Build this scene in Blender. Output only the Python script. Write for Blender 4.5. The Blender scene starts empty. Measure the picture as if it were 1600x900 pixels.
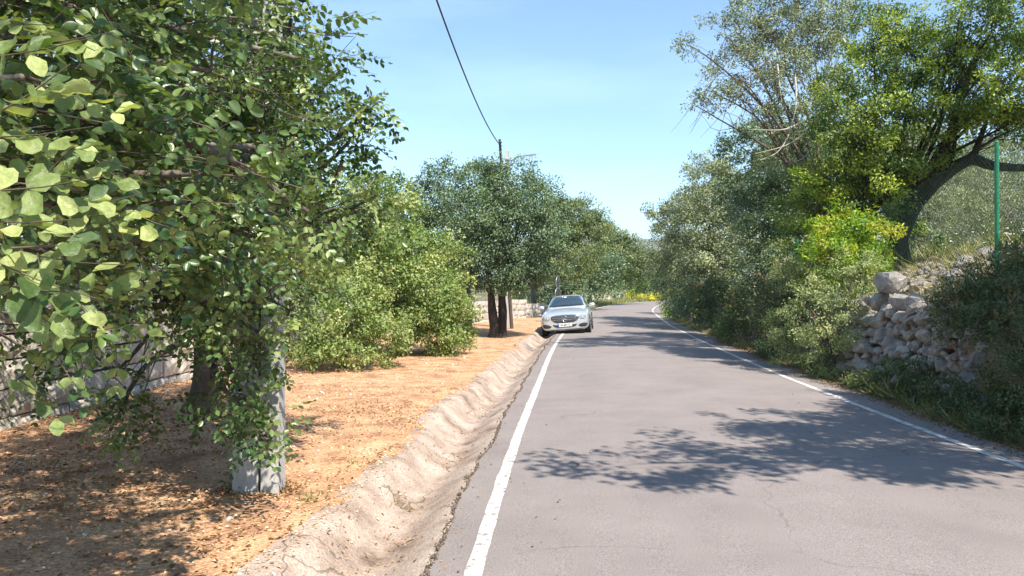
import bpy, bmesh, math, random
import numpy as np
from mathutils import Vector, Matrix, noise as mnoise
from mathutils.bvhtree import BVHTree
R = math.radians
rng = np.random.default_rng(7)
random.seed(7)
S = bpy.context.scene
COL = S.collection

# ------------------------------------------------------------------ camera, sky, sun, exposure
F = 1200.0            # focal length in pixels of the 1600 px wide photograph
EYE = 1.6
cam = bpy.data.cameras.new('camera')
cam.lens = 36.0 * F / 1600.0
cam.clip_start = 0.05
cam.clip_end = 9000
camo = bpy.data.objects.new('camera', cam)
COL.objects.link(camo)
camo.location = (0, 0, EYE)
camo.rotation_euler = (R(90.24), 0, 0)
S.camera = camo

SUN_EL, SUN_AZ = R(51), R(146)        # azimuth clockwise from +Y
to_sun = Vector((math.sin(SUN_AZ) * math.cos(SUN_EL), math.cos(SUN_AZ) * math.cos(SUN_EL), math.sin(SUN_EL)))
w = bpy.data.worlds.new('World')
S.world = w
w.use_nodes = True
nt = w.node_tree
bg = nt.nodes['Background']
sky = nt.nodes.new('ShaderNodeTexSky')
sky.sky_type = 'NISHITA'
sky.sun_disc = False
sky.sun_elevation = SUN_EL
sky.sun_rotation = SUN_AZ
sky.altitude = 100
sky.air_density = 1.0
sky.dust_density = 0.05
sky.ozone_density = 1.4
# thin high cirrus veil
tc = nt.nodes.new('ShaderNodeTexCoord')
mp = nt.nodes.new('ShaderNodeMapping')
mp.inputs['Scale'].default_value = (1.2, 2.5, 7.0)
mp.inputs['Rotation'].default_value = (0.0, R(18), R(20))
nz = nt.nodes.new('ShaderNodeTexNoise')
nz.inputs['Scale'].default_value = 1.6
nz.inputs['Detail'].default_value = 6
nz.inputs['Roughness'].default_value = 0.55
rp = nt.nodes.new('ShaderNodeMapRange')
rp.inputs['From Min'].default_value = 0.45
rp.inputs['From Max'].default_value = 0.85
rp.inputs['To Min'].default_value = 0.0
rp.inputs['To Max'].default_value = 0.22
mx = nt.nodes.new('ShaderNodeMix')
mx.data_type = 'RGBA'
mx.inputs['B'].default_value = (7.5, 8.0, 8.5, 1)
nt.links.new(tc.outputs['Generated'], mp.inputs['Vector'])
nt.links.new(mp.outputs['Vector'], nz.inputs['Vector'])
nt.links.new(nz.outputs['Fac'], rp.inputs['Value'])
nt.links.new(rp.outputs['Result'], mx.inputs['Factor'])
nt.links.new(sky.outputs['Color'], mx.inputs['A'])
tint = nt.nodes.new('ShaderNodeVectorMath'); tint.operation = 'MULTIPLY'
tint.inputs[1].default_value = (0.88, 1.0, 1.04)
nt.links.new(mx.outputs['Result'], tint.inputs[0])
nt.links.new(tint.outputs['Vector'], bg.inputs['Color'])
bg.inputs['Strength'].default_value = 0.115
sun = bpy.data.lights.new('sun', 'SUN')
sun.energy = 4.6
sun.angle = R(0.55)
sun.color = (1.0, 0.94, 0.84)
suno = bpy.data.objects.new('sun', sun)
COL.objects.link(suno)
suno.rotation_euler = (-to_sun).to_track_quat('-Z', 'Y').to_euler()
S.view_settings.view_transform = 'Standard'
S.view_settings.look = 'None'
S.view_settings.gamma = 1
S.view_settings.exposure = 1.12
S.render.engine = 'CYCLES'
S.cycles.max_bounces = 6
S.cycles.transparent_max_bounces = 6
S.cycles.use_denoising = True

# ------------------------------------------------------------------ helpers
def at(px, py, d):
    """world point on the line of sight (px,py) of the photograph, d metres ahead"""
    return Vector(((px - 800) / F * d, d, EYE + (455 - py) / F * d))

def tag(o, label=None, cat=None, group=None, kind=None):
    if label: o['label'] = label
    if cat: o['category'] = cat
    if group: o['group'] = group
    if kind: o['kind'] = kind
    return o

def empty(name, loc, rz=0.0):
    o = bpy.data.objects.new(name, None)
    COL.objects.link(o)
    o.location = loc
    o.rotation_euler = (0, 0, rz)
    o.empty_display_size = 0.2
    return o

def link(name, me, mat=None, parent=None, smooth=False):
    if mat is not None and not me.materials:
        me.materials.append(mat)
    o = bpy.data.objects.new(name, me)
    COL.objects.link(o)
    if parent is not None:
        o.parent = parent
        o.matrix_parent_inverse = Matrix.Identity(4)
    if smooth:
        me.polygons.foreach_set('use_smooth', [True] * len(me.polygons))
    return o

def mesh_np(name, V, Fc, smooth=False, attr=None):
    """V (n,3) float, Fc (m,k) int with constant k"""
    me = bpy.data.meshes.new(name)
    V = np.ascontiguousarray(V, dtype=np.float32)
    Fc = np.ascontiguousarray(Fc, dtype=np.int32)
    m, k = Fc.shape
    me.vertices.add(len(V))
    me.vertices.foreach_set('co', V.ravel())
    me.loops.add(m * k)
    me.loops.foreach_set('vertex_index', Fc.ravel())
    me.polygons.add(m)
    me.polygons.foreach_set('loop_start', np.arange(0, m * k, k, dtype=np.int32))
    try:
        me.polygons.foreach_set('loop_total', np.full(m, k, dtype=np.int32))
    except Exception:
        pass
    if smooth:
        me.polygons.foreach_set('use_smooth', np.ones(m, dtype=bool))
    if attr is not None:
        a = me.attributes.new('clump', 'FLOAT', 'FACE')
        a.data.foreach_set('value', np.ascontiguousarray(attr, dtype=np.float32))
    me.update()
    return me

def bm_mesh(name, bm, smooth=False):
    me = bpy.data.meshes.new(name)
    bmesh.ops.recalc_face_normals(bm, faces=bm.faces)
    bm.to_mesh(me)
    bm.free()
    if smooth:
        me.polygons.foreach_set('use_smooth', [True] * len(me.polygons))
    return me

class Tubes:
    """collects tapered tubes as one mesh"""
    def __init__(s):
        s.V = []; s.F = []; s.n = 0
    def add(s, pts, rad, sides=6):
        pts = np.asarray([tuple(p) for p in pts], float)
        n = len(pts)
        rad = np.broadcast_to(np.asarray(rad, float), (n,))
        T = np.gradient(pts, axis=0)
        T /= np.linalg.norm(T, axis=1)[:, None] + 1e-9
        ref = np.array([0.31, 0.17, 0.93]) if abs(T[0][2]) < 0.8 else np.array([1.0, 0.2, 0.1])
        A = np.cross(T, ref); A /= np.linalg.norm(A, axis=1)[:, None] + 1e-9
        B = np.cross(T, A)
        an = np.linspace(0, 2 * math.pi, sides, endpoint=False)
        ring = pts[:, None, :] + rad[:, None, None] * (A[:, None, :] * np.cos(an)[None, :, None] + B[:, None, :] * np.sin(an)[None, :, None])
        V = ring.reshape(-1, 3)
        i = np.arange(n - 1)[:, None] * sides
        j = np.arange(sides)[None, :]
        j2 = (j + 1) % sides
        f = np.stack([i + j, i + j2, i + sides + j2, i + sides + j], -1).reshape(-1, 4)
        s.V.append(V); s.F.append(f + s.n); s.n += len(V)
        return s
    def mesh(s, name, smooth=True):
        return mesh_np(name, np.concatenate(s.V), np.concatenate(s.F), smooth)

def box_bm(bm, cx, cy, cz, sx, sy, sz, rot=None):
    m = Matrix.Diagonal((sx, sy, sz, 1))
    t = Matrix.Translation((cx, cy, cz))
    r = bmesh.ops.create_cube(bm, size=1.0, matrix=t @ (rot or Matrix.Identity(4)) @ m)
    return r['verts']

def smoothcurve(ds, xs):
    g = np.arange(-40, 140, 0.5)
    v = np.interp(g, ds, xs)
    k = np.exp(-0.5 * (np.arange(-12, 13) / 5.0) ** 2); k /= k.sum()
    vp = np.pad(v, 12, mode='reflect', reflect_type='odd')
    v = np.convolve(vp, k, 'valid')
    return lambda d: np.interp(d, g, v)

def vnoise(x, y, sc=1.0, seed=0):
    """cheap smooth value noise for arrays"""
    x = np.asarray(x, float) * sc + seed * 13.7; y = np.asarray(y, float) * sc + seed * 7.3
    xi = np.floor(x); yi = np.floor(y); fx = x - xi; fy = y - yi
    fx = fx * fx * (3 - 2 * fx); fy = fy * fy * (3 - 2 * fy)
    def h(a, b):
        s = np.sin(a * 127.1 + b * 311.7) * 43758.5453
        return s - np.floor(s)
    return ((h(xi, yi) * (1 - fx) + h(xi + 1, yi) * fx) * (1 - fy) + (h(xi, yi + 1) * (1 - fx) + h(xi + 1, yi + 1) * fx) * fy) * 2 - 1

# ------------------------------------------------------------------ materials
def newmat(name):
    m = bpy.data.materials.new(name)
    m.use_nodes = True
    n = m.node_tree
    b = n.nodes['Principled BSDF']
    return m, n, b

def ramp_node(n, stops):
    r = n.nodes.new('ShaderNodeValToRGB')
    el = r.color_ramp.elements
    while len(el) < len(stops): el.new(0.5)
    for e, (p, c) in zip(el, stops):
        e.position = p; e.color = (*c, 1)
    return r

def surf(name, stops, scale=5, rough=0.9, bump=0.3, bscale=30, detail=8, metallic=0, fine=None, coords='pos', bdist=0.01, stretch=(1, 1, 1), vor=None):
    """noise-coloured rough surface; fine=(scale, amount) adds speckle"""
    m, n, b = newmat(name)
    if coords == 'pos':
        g = n.nodes.new('ShaderNodeNewGeometry'); out = g.outputs['Position']
    else:
        g = n.nodes.new('ShaderNodeTexCoord'); out = g.outputs['Object']
    mpn = n.nodes.new('ShaderNodeMapping'); mpn.inputs['Scale'].default_value = stretch
    n.links.new(out, mpn.inputs['Vector']); vec = mpn.outputs['Vector']
    a = n.nodes.new('ShaderNodeTexNoise'); a.inputs['Scale'].default_value = scale; a.inputs['Detail'].default_value = detail
    a.inputs['Roughness'].default_value = 0.62
    n.links.new(vec, a.inputs['Vector'])
    r = ramp_node(n, stops)
    n.links.new(a.outputs['Fac'], r.inputs['Fac'])
    col = r.outputs['Color']
    if fine:
        f = n.nodes.new('ShaderNodeTexNoise'); f.inputs['Scale'].default_value = fine[0]; f.inputs['Detail'].default_value = 3
        n.links.new(vec, f.inputs['Vector'])
        mr = n.nodes.new('ShaderNodeMapRange')
        mr.inputs['From Min'].default_value = 0.3; mr.inputs['From Max'].default_value = 0.7
        mr.inputs['To Min'].default_value = 1 - fine[1]; mr.inputs['To Max'].default_value = 1 + fine[1]
        n.links.new(f.outputs['Fac'], mr.inputs['Value'])
        mu = n.nodes.new('ShaderNodeVectorMath'); mu.operation = 'SCALE'
        n.links.new(col, mu.inputs[0]); n.links.new(mr.outputs['Result'], mu.inputs['Scale'])
        col = mu.outputs['Vector']
    if vor:
        wn = n.nodes.new('ShaderNodeTexNoise'); wn.inputs['Scale'].default_value = 1.3; wn.inputs['Detail'].default_value = 6
        n.links.new(vec, wn.inputs['Vector'])
        ad = n.nodes.new('ShaderNodeVectorMath'); ad.operation = 'MULTIPLY_ADD'; ad.inputs[1].default_value = (.9, .9, 0)
        n.links.new(wn.outputs['Color'], ad.inputs[0]); n.links.new(vec, ad.inputs[2])
        vo = n.nodes.new('ShaderNodeTexVoronoi'); vo.feature = 'DISTANCE_TO_EDGE'; vo.inputs['Scale'].default_value = vor[0]
        n.links.new(ad.outputs['Vector'], vo.inputs['Vector'])
        # cracks come and go
        mk = n.nodes.new('ShaderNodeTexNoise'); mk.inputs['Scale'].default_value = .6
        n.links.new(vec, mk.inputs['Vector'])
        wd = n.nodes.new('ShaderNodeMapRange'); wd.inputs['From Min'].default_value = .46; wd.inputs['From Max'].default_value = .62
        wd.inputs['To Min'].default_value = 0.0; wd.inputs['To Max'].default_value = vor[1]
        n.links.new(mk.outputs['Fac'], wd.inputs['Value'])
        lt = n.nodes.new('ShaderNodeMath'); lt.operation = 'LESS_THAN'
        n.links.new(vo.outputs['Distance'], lt.inputs[0]); n.links.new(wd.outputs['Result'], lt.inputs[1])
        mm = n.nodes.new('ShaderNodeMath'); mm.operation = 'MULTIPLY_ADD'; mm.inputs[1].default_value = -vor[2]; mm.inputs[2].default_value = 1.0
        n.links.new(lt.outputs['Value'], mm.inputs[0])
        sc_ = n.nodes.new('ShaderNodeVectorMath'); sc_.operation = 'SCALE'
        n.links.new(col, sc_.inputs[0]); n.links.new(mm.outputs['Value'], sc_.inputs['Scale'])
        col = sc_.outputs['Vector']
    n.links.new(col, b.inputs['Base Color'])
    b.inputs['Roughness'].default_value = rough
    b.inputs['Metallic'].default_value = metallic
    b.inputs['Specular IOR Level'].default_value = 0.3
    if bump:
        t = n.nodes.new('ShaderNodeTexNoise'); t.inputs['Scale'].default_value = bscale; t.inputs['Detail'].default_value = 6
        n.links.new(vec, t.inputs['Vector'])
        bp = n.nodes.new('ShaderNodeBump'); bp.inputs['Strength'].default_value = bump; bp.inputs['Distance'].default_value = bdist
        n.links.new(t.outputs['Fac'], bp.inputs['Height'])
        n.links.new(bp.outputs['Normal'], b.inputs['Normal'])
    return m

def leafmat(name, dark, mid, light, fresh, fresh_amt=0.12, trans=0.3, rough=0.45, scale=0.7, spec=0.35, per_object=False):
    """leaf colours vary leaf by leaf and clump by clump"""
    m, n, b = newmat(name)
    g = n.nodes.new('ShaderNodeNewGeometry')
    at_ = n.nodes.new('ShaderNodeAttribute'); at_.attribute_name = 'clump'
    r = ramp_node(n, [(0.0, dark), (0.45, mid), (1.0, light)])
    if per_object:
        oi = n.nodes.new('ShaderNodeObjectInfo'); n.links.new(oi.outputs['Random'], r.inputs['Fac'])
    else:
        n.links.new(g.outputs['Random Per Island'], r.inputs['Fac'])
    mr = n.nodes.new('ShaderNodeMapRange')
    mr.inputs['From Min'].default_value = 1 - fresh_amt * 2.0; mr.inputs['From Max'].default_value = 1 - fresh_amt * 0.3
    n.links.new(at_.outputs['Fac'], mr.inputs['Value'])
    mx = n.nodes.new('ShaderNodeMix'); mx.data_type = 'RGBA'
    mx.inputs['B'].default_value = (*fresh, 1)
    n.links.new(mr.outputs['Result'], mx.inputs['Factor'])
    n.links.new(r.outputs['Color'], mx.inputs['A'])
    if per_object:
        tcx = n.nodes.new('ShaderNodeTexCoord')
        bl = n.nodes.new('ShaderNodeTexNoise'); bl.inputs['Scale'].default_value = 3.2; bl.inputs['Detail'].default_value = 7; bl.inputs['Roughness'].default_value = .7
        n.links.new(tcx.outputs['Object'], bl.inputs['Vector'])
        vm = n.nodes.new('ShaderNodeMapRange'); vm.inputs['From Min'].default_value = .32; vm.inputs['From Max'].default_value = .6; vm.inputs['To Min'].default_value = .55; vm.inputs['To Max'].default_value = 1.1
        n.links.new(bl.outputs['Fac'], vm.inputs['Value'])
        vs_ = n.nodes.new('ShaderNodeVectorMath'); vs_.operation = 'SCALE'
        n.links.new(mx.outputs['Result'], vs_.inputs[0]); n.links.new(vm.outputs['Result'], vs_.inputs['Scale'])
        n.links.new(vs_.outputs['Vector'], b.inputs['Base Color'])
        bp = n.nodes.new('ShaderNodeBump'); bp.inputs['Strength'].default_value = .35; bp.inputs['Distance'].default_value = .05
        n.links.new(bl.outputs['Fac'], bp.inputs['Height']); n.links.new(bp.outputs['Normal'], b.inputs['Normal'])
    else:
        n.links.new(mx.outputs['Result'], b.inputs['Base Color'])
    b.inputs['Roughness'].default_value = rough
    b.inputs['Specular IOR Level'].default_value = spec
    tr = n.nodes.new('ShaderNodeBsdfTranslucent')
    mc = n.nodes.new('ShaderNodeVectorMath'); mc.operation = 'MULTIPLY'
    mc.inputs[1].default_value = (1.5, 1.7, 0.6)
    n.links.new(mx.outputs['Result'], mc.inputs[0])
    n.links.new(mc.outputs['Vector'], tr.inputs['Color'])
    ms = n.nodes.new('ShaderNodeMixShader'); ms.inputs['Fac'].default_value = trans
    n.links.new(b.outputs['BSDF'], ms.inputs[1]); n.links.new(tr.outputs['BSDF'], ms.inputs[2])
    n.links.new(ms.outputs['Shader'], n.nodes['Material Output'].inputs['Surface'])
    return m

def plain(name, c, rough=0.5, metallic=0.0, coat=0.0, noise=0.06):
    m, n, b = newmat(name)
    tc = n.nodes.new('ShaderNodeTexCoord')
    a = n.nodes.new('ShaderNodeTexNoise'); a.inputs['Scale'].default_value = 6; a.inputs['Detail'].default_value = 5
    n.links.new(tc.outputs['Object'], a.inputs['Vector'])
    c2 = tuple(min(1, v * (1 + noise)) for v in c); c1 = tuple(v * (1 - noise) for v in c)
    r = ramp_node(n, [(0.3, c1), (0.7, c2)])
    n.links.new(a.outputs['Fac'], r.inputs['Fac'])
    n.links.new(r.outputs['Color'], b.inputs['Base Color'])
    b.inputs['Roughness'].default_value = rough
    b.inputs['Metallic'].default_value = metallic
    b.inputs['Coat Weight'].default_value = coat
    b.inputs['Coat Roughness'].default_value = 0.05
    return m

M = {}
M['asphalt'] = surf('asphalt', [(0.28, (0.20, 0.170, 0.158)), (0.5, (0.234, 0.199, 0.185)), (0.74, (0.262, 0.225, 0.210))], 1.1, 0.85, 0.7, 170, 14, fine=(150, 0.42), bdist=0.005, vor=(.34, .004, .20))
M['paint'] = surf('road_paint', [(0.38, (0.25, 0.225, 0.21)), (0.43, (0.46, 0.43, 0.40)), (0.50, (0.58, 0.55, 0.52)), (0.7, (0.68, 0.65, 0.61))], 14, 0.75, 0.5, 150, 12, fine=(60, 0.28), bdist=0.004)
M['concrete'] = surf('gutter_concrete', [(0.29, (0.15, 0.105, 0.078)), (0.38, (0.27, 0.20, 0.155)), (0.50, (0.37, 0.285, 0.228)), (0.68, (0.46, 0.375, 0.31))], 2.6, 0.95, 0.65, 40, 14, fine=(60, 0.26), bdist=0.02, vor=(1.1, .012, .45))
M['crack'] = surf('edge_dirt', [(0.3, (0.06, 0.045, 0.035)), (0.7, (0.20, 0.15, 0.11))], 12, 0.95, 0.6, 60)
M['mulch'] = surf('bark_mulch_soil', [(0.25, (0.20, 0.105, 0.06)), (0.45, (0.44, 0.245, 0.135)), (0.6, (0.58, 0.345, 0.195)), (0.8, (0.61, 0.45, 0.31))], 2.6, 0.95, 0.9, 45, 12, fine=(38, 0.35), bdist=0.03)
M['chip'] = leafmat('bark_chip', (0.17, 0.08, 0.045), (0.58, 0.32, 0.16), (0.80, 0.58, 0.38), (0.68, 0.60, 0.48), 0.05, 0.0, 0.9, spec=0.1)
M['litter'] = leafmat('dry_leaf', (0.13, 0.065, 0.03), (0.28, 0.15, 0.07), (0.42, 0.27, 0.13), (0.5, 0.4, 0.2), 0.08, 0.1, 0.8, spec=0.1)
M['bank'] = surf('bank_soil', [(0.3, (0.09, 0.07, 0.045)), (0.5, (0.20, 0.15, 0.10)), (0.7, (0.34, 0.27, 0.19))], 1.2, 0.95, 0.8, 20, 10, fine=(30, 0.3), bdist=0.04)
M['crest'] = surf('pale_rubble_soil', [(0.3, (0.19, 0.14, 0.10)), (0.5, (0.36, 0.285, 0.22)), (0.7, (0.52, 0.44, 0.36))], 2.2, 0.95, 1.0, 16, 10, fine=(26, 0.35), bdist=0.05)
M['ground_far'] = surf('scrub_ground', [(0.3, (0.05, 0.06, 0.025)), (0.5, (0.12, 0.12, 0.05)), (0.75, (0.27, 0.21, 0.13))], 0.5, 0.95, 0.5, 3, 10, fine=(9, 0.3), bdist=0.1)
M['wallstone'] = surf('limestone_block', [(0.25, (0.30, 0.27, 0.23)), (0.5, (0.47, 0.43, 0.37)), (0.75, (0.62, 0.575, 0.50))], 3.5, 0.93, 0.9, 14, 10, fine=(45, 0.14), bdist=0.03)
M['backing'] = surf('wall_core', [(0.3, (0.10, 0.08, 0.065)), (0.7, (0.22, 0.19, 0.155))], 4, 0.95, 0.8, 14, bdist=0.03)
M['rubble'] = surf('rubble_stone', [(0.25, (0.12, 0.107, 0.095)), (0.48, (0.27, 0.243, 0.215)), (0.75, (0.50, 0.46, 0.41))], 3.2, 0.93, 0.9, 18, 10, fine=(50, 0.18), bdist=0.03)
M['bark'] = surf('carob_bark', [(0.3, (0.055, 0.043, 0.034)), (0.5, (0.13, 0.105, 0.085)), (0.75, (0.25, 0.21, 0.17))], 7, 0.95, 1.0, 22, 8, fine=(60, 0.25), bdist=0.03, stretch=(1, 1, 0.35))
M['shadebark'] = surf('shaded_dark_bark', [(0.3, (0.022, 0.018, 0.015)), (0.5, (0.05, 0.041, 0.034)), (0.75, (0.11, 0.092, 0.075))], 7, 0.95, 1.0, 22, 8, fine=(60, 0.25), bdist=0.03, stretch=(1, 1, 0.35))  # dark grey carob bark, darkened further to carry the crown's shade
M['twig'] = surf('twig_bark', [(0.3, (0.07, 0.054, 0.042)), (0.7, (0.18, 0.135, 0.10))], 9, 0.9, 0.3, 60, bdist=0.004)
M['paletwig'] = surf('dead_twig', [(0.3, (0.33, 0.29, 0.24)), (0.7, (0.55, 0.50, 0.43))], 9, 0.9, 0.3, 60, bdist=0.004)
M['polecon'] = surf('weathered_concrete', [(0.25, (0.26, 0.25, 0.23)), (0.5, (0.40, 0.385, 0.36)), (0.75, (0.50, 0.485, 0.46))], 3.5, 0.92, 0.5, 60, 10, fine=(80, 0.10), bdist=0.006, stretch=(1, 1, 0.3))
M['leaf_near'] = leafmat('carob_leaf', (0.032, 0.070, 0.022), (0.064, 0.120, 0.032), (0.135, 0.200, 0.055), (0.25, 0.31, 0.10), 0.22, 0.24, 0.36, spec=0.55)
M['leaf_bright'] = leafmat('young_carob_leaf', (0.16, 0.24, 0.06), (0.24, 0.32, 0.08), (0.34, 0.42, 0.12), (0.42, 0.45, 0.15), 0.2, 0.3, 0.42, spec=0.45)
M['leaf_single'] = leafmat('single_carob_leaf', (0.06, 0.11, 0.03), (0.20, 0.26, 0.075), (0.44, 0.48, 0.18), (0.3, 0.36, 0.12), 0.1, 0.24, 0.34, spec=0.6, per_object=True)
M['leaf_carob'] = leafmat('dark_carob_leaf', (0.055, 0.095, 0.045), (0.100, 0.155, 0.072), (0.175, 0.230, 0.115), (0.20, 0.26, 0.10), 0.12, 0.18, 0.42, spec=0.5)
M['leaf_bush'] = leafmat('bush_leaf', (0.085, 0.135, 0.036), (0.16, 0.225, 0.058), (0.27, 0.33, 0.10), (0.40, 0.42, 0.17), 0.22, 0.28, 0.5)
M['leaf_mid'] = leafmat('oak_leaf', (0.065, 0.095, 0.032), (0.11, 0.15, 0.05), (0.18, 0.21, 0.08), (0.24, 0.27, 0.09), 0.15, 0.22, 0.55)
M['leaf_olive'] = leafmat('olive_leaf', (0.10, 0.12, 0.062), (0.18, 0.205, 0.11), (0.29, 0.315, 0.18), (0.34, 0.36, 0.18), 0.12, 0.18, 0.55)
M['leaf_silver'] = leafmat('silvery_leaf', (0.17, 0.20, 0.08), (0.29, 0.33, 0.145), (0.43, 0.47, 0.23), (0.46, 0.47, 0.22), 0.15, 0.3, 0.55)
M['leaf_yellow'] = leafmat('yellow_green_leaf', (0.10, 0.19, 0.02), (0.19, 0.31, 0.03), (0.34, 0.43, 0.05), (0.50, 0.47, 0.06), 0.15, 0.32, 0.45)
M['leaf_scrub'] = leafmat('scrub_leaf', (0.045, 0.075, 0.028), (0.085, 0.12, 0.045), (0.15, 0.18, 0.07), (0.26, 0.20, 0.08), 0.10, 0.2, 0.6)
M['leaf_gorse'] = leafmat('gorse_flower', (0.30, 0.30, 0.03), (0.50, 0.46, 0.04), (0.66, 0.58, 0.06), (0.7, 0.6, 0.05), 0.15, 0.25, 0.6)
M['leaf_lime'] = leafmat('lime_leaf', (0.12, 0.24, 0.03), (0.20, 0.34, 0.05), (0.30, 0.42, 0.07), (0.36, 0.46, 0.08), 0.15, 0.3, 0.5)
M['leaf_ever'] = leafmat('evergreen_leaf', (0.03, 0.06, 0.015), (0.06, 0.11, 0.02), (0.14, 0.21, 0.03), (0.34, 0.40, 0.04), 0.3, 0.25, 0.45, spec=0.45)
M['grass'] = leafmat('grass_blade', (0.09, 0.13, 0.03), (0.17, 0.20, 0.06), (0.34, 0.30, 0.13), (0.5, 0.42, 0.24), 0.2, 0.25, 0.7)
M['drygrass'] = leafmat('dry_grass_blade', (0.22, 0.17, 0.08), (0.38, 0.30, 0.16), (0.52, 0.44, 0.26), (0.6, 0.5, 0.3), 0.2, 0.2, 0.8)
M['flower'] = plain('white_flower', (0.75, 0.75, 0.68), 0.7)
M['redleaf'] = leafmat('russet_leaf', (0.22, 0.06, 0.03), (0.38, 0.12, 0.05), (0.5, 0.2, 0.08), (0.5, 0.25, 0.1), 0.1, 0.2, 0.7)
M['hill'] = surf('hill_scrub', [(0.35, (0.05, 0.075, 0.035)), (0.5, (0.10, 0.115, 0.06)), (0.68, (0.22, 0.19, 0.12))], 0.02, 1.0, 0, 1, 12)
M['cable'] = plain('black_cable', (0.02, 0.02, 0.022), 0.5)
M['greenpost'] = plain('green_coated_steel', (0.02, 0.20, 0.09), 0.45, 0.0)
M['wire'] = plain('green_wire', (0.012, 0.06, 0.035), 0.5, 0.0)
M['galv'] = plain('galvanised_steel', (0.45, 0.46, 0.47), 0.45, 0.8)
M['signback'] = plain('sign_back_grey', (0.035, 0.038, 0.034), 0.6, 0.0)
M['lampglass'] = plain('lamp_lens', (0.6, 0.62, 0.62), 0.2)
M['darkwood'] = surf('tarred_wood', [(0.3, (0.05, 0.035, 0.03)), (0.7, (0.13, 0.09, 0.075))], 8, 0.9, 0.4, 40, stretch=(1, 1, .2))
M['pebble'] = surf('pale_pebble', [(0.3, (0.38, 0.34, 0.29)), (0.7, (0.66, 0.61, 0.54))], 12, 0.9, 0.3, 60)

# ------------------------------------------------------------------ road geometry
LLINE = smoothcurve([-40, 0, 4.31, 6.86, 9.37, 13.2, 20, 26.7, 36, 45, 60, 75, 85, 100], [-3.2, -.45, -.23, -.08, .13, .46, 1.0, 1.68, 2.7, 3.9, 6.6, 11, 16.5, 26])
RLINE = smoothcurve([-40, 0, 6.86, 11.5, 17.45, 25.6, 36, 54, 65, 75, 85, 100], [2.2, 4.3, 4.6, 4.82, 5.3, 6.15, 7.35, 9.8, 12.2, 15.5, 22, 33])
def ledge(d): return LLINE(d) - 0.26 - 0.03 * vnoise(d, 0, 0.9, 1) - 0.025 * vnoise(d, 0, 3.1, 2)
def redge(d): return RLINE(d) + 0.55 + 0.12 * vnoise(d, 0, 0.5, 3) + 0.03 * vnoise(d, 0, 3.0, 4)
def rise(d):
    d = np.asarray(d, float)
    return 0.011 * np.clip(d - 35, 0, 60) + 0.02 * np.clip(d - 95, 0, 200)
def crown_z(x, d):
    L, Rr = ledge(d), redge(d)
    u = np.clip((x - L) / np.maximum(Rr - L, 0.1), 0, 1)
    return rise(d) + 0.05 * (4 * u * (1 - u)) - 0.0
GUT = 0.82
def gutwidth(d): return GUT + 0.09 * vnoise(d, 0, 0.35, 8) + 0.04 * vnoise(d, 0, 1.6, 9)

def sstep(a, b, x):
    t = np.clip((x - a) / (b - a), 0, 1)
    return t * t * (3 - 2 * t)

def ground_z(x, y):
    x = np.asarray(x, float); y = np.asarray(y, float)
    base = rise(y)
    t = ledge(y) - x
    r = x - redge(y)
    z = base - 0.04
    gw = gutwidth(y)
    left = base + 0.055 + 0.03 * vnoise(x, y, 0.9, 5) + 0.012 * vnoise(x, y, 4.0, 6)
    left = left + 0.10 * sstep(1.2, 5, t) + 0.9 * sstep(6.2, 9.0, t) + 0.02 * np.clip(t - 9, 0, 80)
    fartaper = 1 - sstep(70, 84, y)
    zl = np.where(t > gw - 0.07, left, base - 0.5 * fartaper - 0.04)
    n1 = vnoise(x, y, 0.8, 10) * 0.16 + vnoise(x, y, 2.7, 11) * 0.06
    bk = 1 - 0.75 * sstep(28, 46, y)
    rr = r + n1 * 0.6
    zr = base - 0.02 + 0.10 * sstep(0.1, 0.7, rr) + bk * (1.25 * sstep(0.66, 0.98, rr) + 0.75 * sstep(0.98, 2.4, rr)) + 0.13 * np.clip(rr - 2.3, 0, 16) * bk + 0.03 * np.clip(rr - 18, 0, 100) + n1 * sstep(0.5, 1.2, rr)
    z = np.where(t > 0, zl, z)
    z = np.where(r > 0, zr, z)
    return z

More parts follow.
